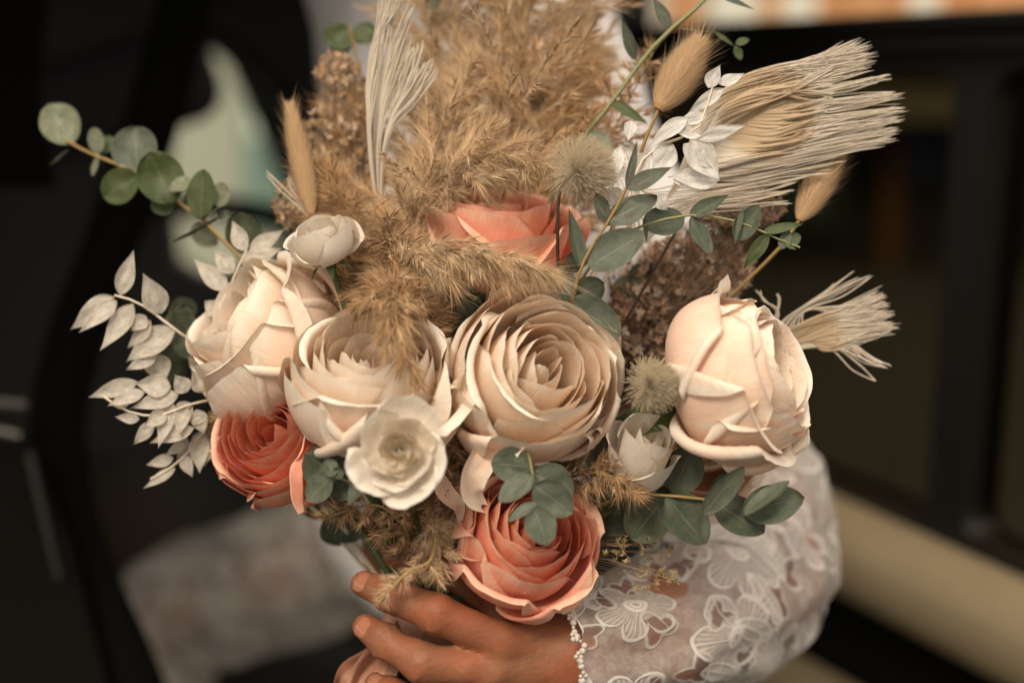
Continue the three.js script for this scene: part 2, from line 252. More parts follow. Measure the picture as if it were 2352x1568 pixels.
function petalGeo(o) {
  const { R, H, lean, ang, th, rolls = [], spiral = 0.05, ripple = 0, seed = 1, nu = 26, nv = 22, base = 0.06, belly = 1, notch = 0 } = o;
  const B = [[R * base, 0], [R * belly, H * 0.02], [R * mix(1, belly, 0.5), H * 0.55], [R * lean, H]], M = [];
  const bez = (t, n) => { const s = 1 - t; return s * s * s * B[0][n] + 3 * s * s * t * B[1][n] + 3 * s * t * t * B[2][n] + t * t * t * B[3][n]; };
  let L = 0; for (let i = 0; i <= 40; i++) { const r = bez(i / 40, 0), h = bez(i / 40, 1); if (i) L += Math.hypot(r - M[i - 1][0], h - M[i - 1][1]); M.push([r, h, L]); }
  const at = (b) => { let i = 1; while (i < 40 && M[i][2] < b) i++; const p = M[i - 1], q = M[i], l = q[2] - p[2] || 1e-9, t = (b - p[2]) / l, dr = (q[0] - p[0]) / l, dh = (q[1] - p[1]) / l; return [p[0] + (q[0] - p[0]) * t, p[1] + (q[1] - p[1]) * t, dh, -dr]; };
  const out = (u, t) => { const a = Math.abs(u); const bm = L * (1 - 0.24 * Math.pow(a, 3) - notch * Math.exp(-u * u * 40) + 0.035 * N3(u * 2.0, seed, 0.5) + 0.008 * N3(u * 7, seed, 2.5)); return [u * ang * R, t * bm]; };
  const rl = rolls.map((r) => { let m = -1e9; for (let i = 0; i <= 40; i++) { const [a, b] = out(i / 20 - 1, 1); m = Math.max(m, r.s * a * Math.cos(r.al) + b * Math.sin(r.al)); } return { ...r, off: m - r.m * R, rho: r.rho * R }; });
  return grid(nu, nv, (gu, gv) => {
    const u = gu * 2 - 1, t = 1 - Math.pow(1 - gv, 1.35); let [a, b] = out(u, t), lift = 0;
    for (const r of rl) {
      const wob = 1 + 0.25 * N3(u * 1.5, t * 2, seed + r.al), d = r.s * a * Math.cos(r.al) + b * Math.sin(r.al) - r.off; if (d <= 0) continue;
      const rho = r.rho * wob, fm = r.max, f = Math.min(d / rho, fm), rest = Math.max(0, d - rho * fm), nd = rho * Math.sin(f) + rest * Math.cos(fm);
      lift += rho * (1 - Math.cos(f)) + rest * Math.sin(fm); a += (nd - d) * r.s * Math.cos(r.al); b += (nd - d) * Math.sin(r.al);
    }
    const [r0, h0, nr, nh] = at(b), wav = ripple * R * Math.pow(t, 3) * (N3(u * 2.6, t * 1.5, seed + 11) * 1.4 + 0.5 * N3(u * 7, t * 3, seed + 4)), k = lift + wav + 0.015 * R * N3(u * 2, t * 2, seed + 31);
    const r = r0 * (1 + spiral * u) + nr * k, h = h0 + nh * k, f = th + a / R;
    return V(r * Math.cos(f), h, r * Math.sin(f));
  });
}
// one rose: c = pixel and distance of the bloom's middle, R = bloom radius in metres, axis = where it faces (camera's right, up, back)
function rose(o) {
  const { c, R, axis, spin = 0, pal, n = 38, open = 1, seed, label, group, name = 'rose', tall = 1, rollMore = 1, curl = 1, ecc = [0, 0] } = o, rd = rng(seed);
  const ax = dirW(...axis), H = R * 1.2 * tall, base = C(...c).addScaledVector(ax, -H * 0.62);
  const root = thing(name, label, name === 'rose' ? 'rose' : 'spray rose', base, group);
  root.quaternion.setFromUnitVectors(V(0, 1, 0), ax); root.rotateY(spin);
  const mats = PAL[pal];
  for (let i = 0; i < n; i++) {
    const k = i / (n - 1), jit = () => rd() * 2 - 1, outer = k > 0.62;
    const Rk = R * (0.09 + 0.87 * Math.pow(k, o.pw ?? 0.64)) * (1 + (o.loose ?? 0.05) * jit());
    const Hk = H * (k < 0.7 ? mix(o.fill ?? 0.88, 1.0, sst(0, 0.45, k)) : mix(1.0, 0.8, sst(0.7, 1, k))) * (1 + 0.045 * jit());
    const lean = k < 0.16 ? mix(0.35, 0.7 + 0.12 * open, k / 0.16) : mix(0.7 + 0.12 * open, 0.84 + 0.3 * open, sst(0.16, 1, k));
    const ang = mix(o.wrap ?? 1.4, o.wide ?? 1.12, Math.pow(k, 0.6)) * (1 + 0.1 * jit());
    const rolls = [];
    if (k > 0.38) {
      const w = sst(o.onset ?? 0.56, 0.9, k) * rollMore, al = mix(0.95, 0.62, k) + 0.14 * jit();
      const w2 = sst(0.7, 0.9, k) * Math.min(1, rollMore), mm = Math.min(0.44, ((0.05 + 0.07 * w2) * sst(0.38, 0.55, k) + (0.1 + 0.24 * w2) * w) * (1 + 0.3 * jit()));
      if (rd() < 0.92) rolls.push({ s: 1, al: al, m: mm, rho: mix(0.03, 0.05, w2) * curl * (1 + 0.3 * jit()), max: mix(0.7, mix(1.9, 4.0, w2), w) });
      if (rd() < 0.92) rolls.push({ s: -1, al: al + 0.16 * jit(), m: mm * (0.6 + 0.5 * rd()), rho: mix(0.03, 0.05, w2) * curl * (1 + 0.3 * jit()), max: mix(0.7, mix(1.9, 4.0, w2), w) });
      if (w > 0.2 && rd() < 0.35) rolls.push({ s: 0, al: Math.PI / 2, m: 0.1 + 0.12 * w, rho: 0.07, max: 1.6 });
    }
    const g = petalGeo({ R: Rk, H: Hk, lean, ang, th: i * 2.39996 + 0.25 * jit(), rolls: rolls.map((r) => ({ ...r, m: r.m * R / Rk * mix(0.55, 1, k), rho: r.rho * R / Rk })), spiral: 0.07, ripple: o.ripple ?? 0.03, seed: seed * 7.3 + i * 1.7, belly: mix(0.95, 1.2, k), nu: outer ? 36 : 26, nv: outer ? 30 : 20 });
    { const tl = o.tilt ?? 0.07; g.rotateX(jit() * tl); g.rotateZ(jit() * tl); }
    { const q = Math.pow(1 - k, 1.3) * R, w = root.quaternion.clone().invert(), e = dirW(1, 0, 0).multiplyScalar(ecc[0] * q).add(dirW(0, 1, 0).multiplyScalar(ecc[1] * q)).applyQuaternion(w); g.translate(e.x, 0, e.z); }
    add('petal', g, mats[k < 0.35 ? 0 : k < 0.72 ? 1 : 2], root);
  }
  // calyx: swollen hip and five sepals
  const hip = new THREE.LatheGeometry([[0.001, -0.34], [0.09, -0.33], [0.15, -0.22], [0.17, -0.1], [0.13, 0.0], [0.05, 0.06]].map(([x, y]) => new THREE.Vector2(x * R, y * R)), 16);
  add('calyx', hip, greenStem, root);
  for (let i = 0; i < 5; i++) { const f = i * 1.2566 + rd(); add('sepal', grid(6, 10, (u, v) => { const w = 0.13 * R * Math.sin(Math.PI * Math.min(1, v * 0.9 + 0.12)) * (u * 2 - 1), r = R * (0.12 + 0.55 * v), y = R * (-0.05 + 0.1 * v - 0.45 * v * v + 0.06 * Math.abs(u * 2 - 1)); return V(r * Math.cos(f) - w * Math.sin(f), y, r * Math.sin(f) + w * Math.cos(f)); }), sepalMat, root); }
  // stem, from the calyx down into the grip
  if (o.stem !== false) {
    const inv = root.quaternion.clone().invert(), q = (p) => V().subVectors(p, base).applyQuaternion(inv);
    const st = o.stemVia || [], end = GRIP(seed), p0 = V().copy(base).addScaledVector(ax, -R * 0.3), p1 = V().copy(base).addScaledVector(ax, -R * 0.75);
    add('stem', tube([p0, p1, ...st, ...end].map(q), R * 0.07 + 0.0004, 0.0022, 30, 8), greenStem, root);
  }
  return root;
}
// where the stems run together in the hand: a ring of places round the bundle's axis
function GRIP(i) { const f = i * 2.39996, r = 0.003 + 0.0105 * ((i * 0.618) % 1); const o = V(Math.cos(f) * r, 0, Math.sin(f) * r * 0.8); return [C(960, 1420, 0.645).add(o), C(925, 1540, 0.64).add(V().copy(o).multiplyScalar(0.9)), C(900, 1700, 0.635).add(V().copy(o).multiplyScalar(1.4))]; }
// ---------------------------------------------------------------- leaves and sprigs
function leafTexture(seed, base, rib, edge, speck) {
  return texture(256, 256, (u, v) => {
    const x = Math.abs(u * 2 - 1), s = (u * 2 - 1) * 1.0;
    const mid = sst(0.06, 0.0, x + 0.012 * N3(v * 12, 1, seed)) * sst(1, 0.75, v), side = Math.pow(1 - Math.abs(Math.sin((v * 1.0 - x * 0.34) * 26 + N3(u * 5, v * 5, seed) * 1.5)), 6) * sst(0.95, 0.6, x) * 0.35;
    const bl = N3(u * 4, v * 4, seed) * 0.5 + N3(u * 11, v * 11, seed + 2) * 0.35 + N3(u * 45, v * 45, seed + 4) * 0.35, sp = N3(u * 60, v * 60, seed + 8) > 0.5 ? speck : 0, ed = sst(0.955, 0.99, x + 0.01 * N3(v * 20, 3, seed));
    return [0, 1, 2].map((n) => { let c = base[n] * 0.86 * (1 + 0.3 * bl - sp); c = mix(c, rib[n], Math.min(1, mid * 0.65 + side * 0.3)); c = mix(c, edge[n] * 0.86, sst(0.18, 0.5, N3(u * 6 + 9, v * 7, seed + 40) + 0.4 * N3(u * 25, v * 25, seed + 41) + 0.35 * sst(0.8, 1, v)) * 0.55); return mix(c, edge[n], ed * 0.7); });
  });
}
const leafBump = texture(128, 128, (u, v) => { const x = Math.abs(u * 2 - 1), k = 0.5 - 0.35 * sst(0.07, 0, x) + 0.16 * N3(u * 9, v * 9, 3) + 0.16 * N3(u * 36, v * 36, 5); return [k, k, k]; }, false);
const leafMat = (seed, base, rib, edge, o = {}) => mat({ map: leafTexture(seed, base, rib, edge, o.speck ?? 0.14), roughness: o.rough ?? 0.55, transmission: o.through ?? 0.12, thickness: 0, specularIntensity: 0.6, bumpMap: leafBump, bumpScale: 0.0003 });
const LM = {
  euc: leafMat(1, [0.40, 0.43, 0.355], [0.56, 0.58, 0.48], [0.47, 0.46, 0.36]),
  euc2: leafMat(2, [0.33, 0.37, 0.285], [0.46, 0.49, 0.38], [0.44, 0.37, 0.28]),  // darker leaf tone; also paints in the shade of leaves facing away from light
  eucRed: leafMat(3, [0.40, 0.43, 0.355], [0.55, 0.56, 0.46], [0.46, 0.24, 0.19]),
  green: leafMat(4, [0.34, 0.39, 0.22], [0.5, 0.53, 0.34], [0.40, 0.43, 0.25], { through: 0.25 }),
  pale: leafMat(6, [0.58, 0.60, 0.48], [0.68, 0.69, 0.58], [0.55, 0.55, 0.43], { through: 0.25, speck: 0.08 }),
  ruscus: leafMat(7, [0.94, 0.895, 0.82], [0.955, 0.92, 0.86], [0.86, 0.79, 0.69], { through: 0.4, speck: 0.03, rough: 0.6 }),
  ruscusW: leafMat(8, [0.95, 0.93, 0.89], [0.96, 0.945, 0.915], [0.88, 0.85, 0.8], { through: 0.35, speck: 0.02, rough: 0.5 }),
};
const SHAPE = {
  oval: (v) => Math.pow(Math.sin(Math.PI * Math.pow(v, 0.88)), 0.62),
  round: (v) => Math.pow(Math.sin(Math.PI * v), 0.52),
  lance: (v) => Math.pow(Math.sin(Math.PI * Math.pow(v, 0.75)), 0.95) * (1 - 0.15 * v),
  ruscus: (v) => Math.pow(Math.sin(Math.PI * Math.pow(v, 0.72)), 1.1) * (1 - 0.28 * v * v),
};
function leafGeo(a, b, w, o = {}) {
  const { shape = 'oval', cup = 0.12, bend = 0.08, turn = 0, seed = 1, nu = 10, nv = 16, wave = 0.03, twist = 0 } = o, f = SHAPE[shape];
  const ax = V().subVectors(b, a), L = ax.length(); ax.divideScalar(L);
  const hint = o.face ? dirW(...o.face) : dirW(0, 0.25, 1); let n = hint.addScaledVector(ax, -hint.dot(ax)).normalize(); n.applyAxisAngle(ax, turn); const s = V().crossVectors(ax, n);
  return grid(nu, nv, (u, v) => {
    const x = u * 2 - 1, t = Math.min(0.999, Math.max(0.001, v)), hw = w / 2 * f(t), tw = twist * (v - 0.5);
    const lx = x * hw, z = cup * w * (x * x - 0.3) * f(t) + bend * L * (4 * v * (v - 1)) * -1 * 0.5 + wave * w * N3(x * 1.2 + seed, v * 2.5, seed * 3.1);
    const cs = Math.cos(tw), sn = Math.sin(tw);
    return V().copy(a).addScaledVector(ax, L * v).addScaledVector(s, lx * cs - z * sn).addScaledVector(n, lx * sn + z * cs);
  });
}
// leaves: [x0, y0, x1, y1, width px, material, {options; d0, d1 distances}]
function sprig(name, label, category, group, d, stem, leaves, o = {}) {
  const base = C(...stem[stem.length - 1].slice(0, 2), stem[stem.length - 1][2] ?? d), root = thing(name, label, category, base, group), rd = rng((o.seed || 1) + 77);
  const pts = stem.map((s) => C(s[0], s[1], s[2] ?? d));
  addW('stem', tube(pts, o.r0 ?? 0.0006, o.r1 ?? 0.0011, 30, 7), o.stemMat || twig, root);
  leaves.forEach((l, i) => {
    const [x0, y0, x1, y1, w, m, q = {}] = l, d0 = q.d0 ?? d, d1 = q.d1 ?? d0 + (rd() - 0.5) * 0.012, lead = o.lead || 'leaf';
    const g = leafGeo(C(x0, y0, d0), C(x1, y1, d1), px(w, d0) * (q.wide ?? 1), { shape: o.shape, seed: i + 1, wave: 0.05 + 0.08 * rd(), cup: 0.04 + 0.16 * rd(), bend: (rd() - 0.4) * 0.12, turn: (rd() - 0.5) * 0.5, ...q });
    addW(lead, g, LM[m || o.m], root);
  });
  return root;
}
const twig = mat({ color: srgb(150, 122, 72), roughness: 0.6 });
const twigGreen = mat({ color: srgb(128, 128, 84), roughness: 0.6 });
const twigPale = mat({ color: srgb(214, 198, 172), roughness: 0.7 });
const twigDark = mat({ color: srgb(58, 42, 28), roughness: 0.7 });
// ---------------------------------------------------------------- dried grasses, feathers, seed heads
const strawMat = mat({ vertexColors: true, roughness: 0.75, transmission: 0.28, thickness: 0 });
const featherMat = mat({ vertexColors: true, roughness: 0.7, transmission: 0.2, thickness: 0 });
const DOWN = V(0, -1, 0);
const tan = (rd, pal) => { const a = pal[Math.floor(rd() * pal.length)], k = 0.52 + 0.4 * rd(); return [a[0] * k * 1.08, a[1] * k, a[2] * k * 0.88]; };
const STRAW = [[0.58, 0.36, 0.17], [0.66, 0.44, 0.235], [0.46, 0.27, 0.115], [0.72, 0.51, 0.30], [0.55, 0.33, 0.155]];
const STRAWPALE = [[0.72, 0.53, 0.33], [0.63, 0.43, 0.245], [0.76, 0.59, 0.40], [0.55, 0.36, 0.185]];
const BROWN = [[0.36, 0.215, 0.11], [0.27, 0.155, 0.08], [0.42, 0.265, 0.14]];
// a reed plume: stem along pts, drooping branchlets set with spikelets and silky hairs
function plume(o) {
  const { pts, n = 70, bl = 0.03, sl = 0.008, sw = 0.0009, per = 9, hairs = 3, from = 0.2, spread = 0.8, droop = 0.25, pal = STRAW, seed = 1, prof = (t) => Math.sin(Math.PI * Math.min(1, t * 0.82 + 0.18)), lean } = o;
  const P = pts.map((p) => C(...p)), root = thing(o.name || 'reed_plume', o.label, o.category || 'dried grass', P[0], o.group || 'dried reed plumes in the bouquet'), rd = rng(seed), B = new Bits(), c = curve(P), eye = dirW(0, 0, 1);
  addW('stem', tube(P, 0.0011, 0.0004, 40, 6), o.stemMat || twig, root);
  const leanW = lean ? dirW(...lean) : null;
  for (let i = 0; i < n; i++) {
    const t = from + (1 - from) * (i + rd()) / n, p = c.getPointAt(t), tg = c.getTangentAt(t);
    const f = rd() * Math.PI * 2, s = V().crossVectors(tg, Math.abs(tg.y) < 0.9 ? V(0, 1, 0) : V(1, 0, 0)).normalize(), q = V().crossVectors(tg, s), rad = V().copy(s).multiplyScalar(Math.cos(f)).addScaledVector(q, Math.sin(f));
    let dir = V().copy(tg).multiplyScalar(1 - spread * 0.5).addScaledVector(rad, spread * (0.5 + 0.5 * rd())); if (leanW) dir.addScaledVector(leanW, 0.7); dir.addScaledVector(V(rd() - 0.5, rd() - 0.5, rd() - 0.5), 0.6).normalize();
    const len = bl * prof((t - from) / (1 - from)) * (0.35 + 0.95 * rd()), m = Math.max(3, Math.round(per * len / bl)), line = [p.clone()]; let cur = p.clone(); const k0 = tan(rd, pal), at = [];
    for (let j = 0; j < m; j++) { dir.addScaledVector(DOWN, droop / m).addScaledVector(V(rd() - 0.5, rd() - 0.5, rd() - 0.5), 0.22).normalize(); cur = cur.clone().addScaledVector(dir, len / m); line.push(cur); at.push([cur, dir.clone()]); }
    B.strand(line, 0.0004, 0.0002, [k0[0] * 0.8, k0[1] * 0.75, k0[2] * 0.7]);
    at.forEach(([a, d], j) => {
      const cnt = 2 + (rd() < 0.5 ? 1 : 0);
      for (let e = 0; e < cnt; e++) {
        const sd = V().copy(d).multiplyScalar(0.9).addScaledVector(V(rd() - 0.5, rd() - 0.5, rd() - 0.5), 0.9).normalize(), L = sl * (0.5 + 0.95 * rd() * rd() + 0.2 * rd()), k = tan(rd, pal);
        B.spindle(a, sd, L, sw * (0.7 + 0.6 * rd()), k, V().copy(DOWN).multiplyScalar(L * 0.1));
        for (let h = 0; h < hairs; h++) { const hd = V().copy(sd).addScaledVector(V(rd() - 0.5, rd() - 0.5, rd() - 0.5), 1.0).normalize(); B.hair(a, V().copy(a).addScaledVector(hd, L * (0.8 + 0.9 * rd())), o.hw || 0.00015, [Math.min(0.85, k[0] * 1.22), k[1] * 1.27, k[2] * 1.32], eye); }
      }
    });
  }
  const m = addW('panicle', B.build(), strawMat, root); m.userData.kind = 'stuff';
  return root;
}
// tiny dried florets on forking twigs, filling a blob of pixels
function florets(o) {
  const { blobs, seed, pal, size = 0.0022, label } = o, rd = rng(seed), B = new Bits(), from = C(...o.from), root = thing(o.name || 'dried_filler_flower', label, 'dried flower', from, 'dried filler flowers'), tips = [];
  for (const [x, y, d, rx, ry, n] of blobs) for (let i = 0; i < n; i++) {
    const f = rd() * 6.283, r = Math.sqrt(rd()), p = C(x + Math.cos(f) * r * rx, y + Math.sin(f) * r * ry, d + (rd() - 0.5) * 0.035), k = tan(rd, pal); tips.push(p);
    const m = 4 + Math.floor(rd() * 3), nd = V(rd() - 0.5, rd(), rd() + 0.2).normalize(), s = V().crossVectors(nd, V(0.3, 0.1, 0.9)).normalize(), q = V().crossVectors(nd, s);
    for (let e = 0; e < m; e++) { const a = e / m * 6.283 + rd(), dd = V().copy(s).multiplyScalar(Math.cos(a)).addScaledVector(q, Math.sin(a)).addScaledVector(nd, 0.45 + 0.4 * rd()).normalize(); B.spindle(p, dd, size * (0.7 + 0.6 * rd()), size * 0.5, k); }
  }
  const S = new Bits();
  for (let i = 0; i < tips.length; i += 3) { const a = tips[i], b = V().lerpVectors(from, a, 0.55).add(V(rd() - 0.5, rd() - 0.5, rd() - 0.5).multiplyScalar(0.01)); S.strand([from, V().lerpVectors(from, b, 0.5), b, a], 0.0006, 0.00025, [0.3, 0.19, 0.1]); }
  addW('twigs', S.build(), strawMat, root).userData.kind = 'stuff';
  addW('florets', B.build(), strawMat, root).userData.kind = 'stuff';
  return root;
}
// hare's-tail grass: an egg of soft bristles
function bunnyTail(label, a, b, w, stem, seed, hairLen = 1, d = 0.62) {
  const A = C(...a), E = C(...b), ax = V().subVectors(E, A), L = ax.length(), root = thing('bunny_tail_grass', label, 'dried grass', A, 'bunny tail grasses'), rd = rng(seed), B = new Bits(); ax.normalize();
  const s = V().crossVectors(ax, V(0, 0, 1)).normalize(), q = V().crossVectors(ax, s), R = px(w, d) / 2, rad = (t) => R * Math.pow(Math.sin(Math.PI * Math.pow(Math.min(1, Math.max(0, t * 0.96 + 0.02)), 0.8)), 0.62);
  addW('core', grid(20, 24, (u, v) => { const r = rad(v) * 0.74, f = u * 6.2832; return V().copy(A).addScaledVector(ax, L * v).addScaledVector(s, r * Math.cos(f)).addScaledVector(q, r * Math.sin(f)); }), mat({ color: srgb(188, 148, 94), roughness: 0.9, sheen: 0.6, sheenRoughness: 0.5 }), root);
  for (let i = 0; i < 9000; i++) {
    const t = rd(), f = rd() * 6.283, r = rad(t) * 0.72, n = V().copy(s).multiplyScalar(Math.cos(f)).addScaledVector(q, Math.sin(f)), p = V().copy(A).addScaledVector(ax, L * t).addScaledVector(n, r), dd = V().copy(n).multiplyScalar(0.55).addScaledVector(ax, 0.8 + 0.5 * rd()).addScaledVector(V(rd() - 0.5, rd() - 0.5, rd() - 0.5), 0.35).normalize();
    const long = i % 26 === 0 ? 2.0 * hairLen : 0.8, k = 0.78 + 0.4 * rd(); B.hair(p, V().copy(p).addScaledVector(dd, R * long * (0.6 + 0.5 * rd())), 0.00025, [0.56 * k, 0.375 * k, 0.195 * k], n);
  }
  addW('bristles', B.build(), strawMat, root).userData.kind = 'stuff';
  addW('stem', tube([A, ...stem.map((p) => C(...p))], 0.0008, 0.0011, 20, 6), twig, root);
  return root;
}
// a pasque-flower seed head: a mop of silky curved hairs on a dark wiry stem
function seedHead(label, c, R, seed, stem, fall) {
  const P = C(...c), root = thing('silky_seed_head', label, 'seed head', P, 'silky seed heads'), rd = rng(seed), B = new Bits(), dn = dirW(...fall), r = px(R, c[2]);
  for (let i = 0; i < 2600; i++) {
    const d = V(rd() - 0.5, rd() - 0.5, rd() - 0.5).normalize(); if (rd() < 0.75) d.addScaledVector(dn, 0.5).normalize(); const bend = V().copy(dn).multiplyScalar(0.9).addScaledVector(V(rd() - 0.5, rd() - 0.5, rd() - 0.5), 0.9), pts = []; let p = P.clone(), v = d.clone(); const l = r * (0.7 + 0.55 * rd());
    for (let j = 0; j < 6; j++) { pts.push(p.clone()); v.addScaledVector(bend, 0.16).normalize(); p.addScaledVector(v, l / 5); }
    const k = 0.75 + 0.5 * rd(), col = [0.44 * k, 0.345 * k, 0.22 * k], eye = dirW(0, 0, 1);
    for (let j = 0; j < 5; j++) { const s = V().crossVectors(V().subVectors(pts[j + 1], pts[j]), eye).normalize().multiplyScalar(0.00011); B.tri(V().copy(pts[j]).add(s), V().copy(pts[j]).sub(s), pts[j + 1], eye, col); B.tri(V().copy(pts[j]).add(s), pts[j + 1], V().copy(pts[j + 1]).add(s), eye, col); }
  }
  addW('silk', B.build(), strawMat, root).userData.kind = 'stuff';
  addW('stem', tube([P, ...stem.map((p) => C(...p))], 0.0007, 0.0009, 40, 6), twigDark, root);
  return root;
}
// a bleached peacock feather: shaft, vane and free barbs, every barb a ribbon
function feather(label, o) {
  const sh = o.shaft.map((p) => C(...p)), root = thing('peacock_feather', label, 'feather', sh[0], 'bleached peacock feathers'), rd = rng(o.seed), c = curve(sh);
  addW('shaft', tube(sh, o.r0 || 0.0009, 0.0003, 40, 6), twigPale, root);
  for (const f of o.fans) {                            // fan: barbs leave the shaft between s0 and s1, pass near mid0..mid1, end near tip0..tip1
    const B = new Bits(); const eye = dirW(0, 0, 1), n = f.n;
    for (let i = 0; i < n; i++) {
      const t = n > 1 ? (i + 0.6 * (rd() - 0.5)) / (n - 1) : 0.5, a = c.getPointAt(Math.min(1, Math.max(0, mix(f.s[0], f.s[1], t)))), lp = (A, jx) => { const q = t * (A.length - 1), k = Math.min(A.length - 2, Math.max(0, Math.floor(q))), w = q - k, x = A[k], y = A[k + 1]; return [mix(x[0], y[0], w) + (rd() - 0.5) * jx, mix(x[1], y[1], w) + (rd() - 0.5) * jx, mix(x[2], y[2], w) + (rd() - 0.5) * jx * 0.00008]; };
      const cl = Math.round(t * f.clump) / f.clump, m = C(...lp(f.mid, f.jm ?? 6)), tt = f.tip, tk = mix(t, cl, f.gather ?? 0.8), qq = tk * (tt.length - 1), kk = Math.min(tt.length - 2, Math.max(0, Math.floor(qq))), ww = qq - kk, jt = f.jt ?? 14;
      const e = C(mix(tt[kk][0], tt[kk + 1][0], ww) + (rd() - 0.5) * jt * 1.4, mix(tt[kk][1], tt[kk + 1][1], ww) + (rd() - 0.5) * jt, mix(tt[kk][2], tt[kk + 1][2], ww) + (rd() - 0.5) * 0.004);
      const len = 0.7 + 0.3 * Math.sqrt(rd()), path = curve([a, m, V().lerpVectors(m, e, 0.55).add(V(rd() - 0.5, rd() - 0.5, rd() - 0.5).multiplyScalar(0.0036)), V().lerpVectors(m, e, len)]), S = 26, k = 0.74 + 0.18 * rd();
      const w0 = (f.w || 0.0011) * (0.8 + 0.4 * rd());
      let prev = null;
      for (let j = 0; j <= S; j++) {
        const p = path.getPoint(j / S), tg = path.getTangent(j / S), sd = V().crossVectors(tg, eye).normalize(), w = w0 * mix(1, f.wEnd ?? 0.4, sst(0.25, 0.7, j / S)) * (j === S ? 0.2 : 1), ey = f.eye ? sst(1, 0.7, Math.hypot((p.x - f.eye[0].x) / f.eye[1], (p.y - f.eye[0].y) / f.eye[1])) : 0;
        const col = [mix(0.68, 0.54, ey) * k, mix(0.575, 0.385, ey) * k, mix(0.44, 0.225, ey) * k];
        const L = V().copy(p).addScaledVector(sd, w / 2), Rr = V().copy(p).addScaledVector(sd, -w / 2), M = V().copy(p).addScaledVector(eye, w * 0.16);
        if (prev) { const nl = V().copy(eye).addScaledVector(sd, 0.6).normalize(), nr = V().copy(eye).addScaledVector(sd, -0.6).normalize(); B.tri(prev[0], prev[2], M, nl, col); B.tri(prev[0], M, L, nl, col); B.tri(prev[2], prev[1], Rr, nr, col); B.tri(prev[2], Rr, M, nr, col); }
        prev = [L, Rr, M];
      }
    }
    addW(f.part || 'barbs', B.build(), featherMat, root).userData.kind = 'stuff';
  }
  return root;
}
// ---------------------------------------------------------------- the bride: hand, arms, torso, lace dress
const skin = mat({ color: srgb(150, 94, 66), roughness: 0.5, bumpScale: 0.00022, bumpMap: texture(512, 512, (u, v) => { const c = (f, s) => Math.pow(1 - Math.abs(N3(u * f, v * f, s)), 6), k = 0.6 - 0.25 * c(16, 1) - 0.2 * c(40, 2) - 0.15 * c(90, 3) + 0.1 * N3(u * 120, v * 120, 5); return [k, k, k]; }, false, [26, 26]), specularIntensity: 0.5, sheen: 0.15, map: texture(256, 256, (u, v) => { const k = 0.95 + 0.05 * N3(u * 9, v * 9, 2) + 0.05 * N3(u * 30, v * 30, 4), r = 0.06 * N3(u * 4, v * 4, 8) + 0.03 * N3(u * 14, v * 14, 6); return [Math.min(1, k + r), k - r * 0.6, k - r]; }, true, [14, 14]) });
const bone = (a, ra, b, rb) => { const p = C(...a), q = C(...b); return [p.x, p.y, p.z, ra, q.x, q.y, q.z, rb]; };
const WR = [1310, 1500, 0.618];
const finger = (pts, rs) => pts.slice(1).map((p, i) => bone(pts[i], rs[i], p, rs[i + 1]));
const FINGERS = [
  [[1138, 1370, 0.622], [1030, 1306, 0.615], [955, 1280, 0.62], [908, 1276, 0.63]],
  [[1145, 1472, 0.597], [1000, 1408, 0.587], [895, 1364, 0.594], [836, 1342, 0.604]],
  [[1128, 1535, 0.597], [965, 1522, 0.588], [885, 1474, 0.594], [838, 1440, 0.602]],
  [[1108, 1610, 0.605], [975, 1622, 0.597], [900, 1590, 0.604], [862, 1570, 0.61]],
];
const FR = [[0.0080, 0.0073, 0.0065, 0.0055], [0.0082, 0.0076, 0.0067, 0.0057], [0.0080, 0.0074, 0.0065, 0.0055], [0.0072, 0.0064, 0.0056, 0.0048]];
const BRIDE = thing('person', 'bride in a white lace dress, hand closed round the bouquet stems', 'person', C(1060, 1500, 1.0));
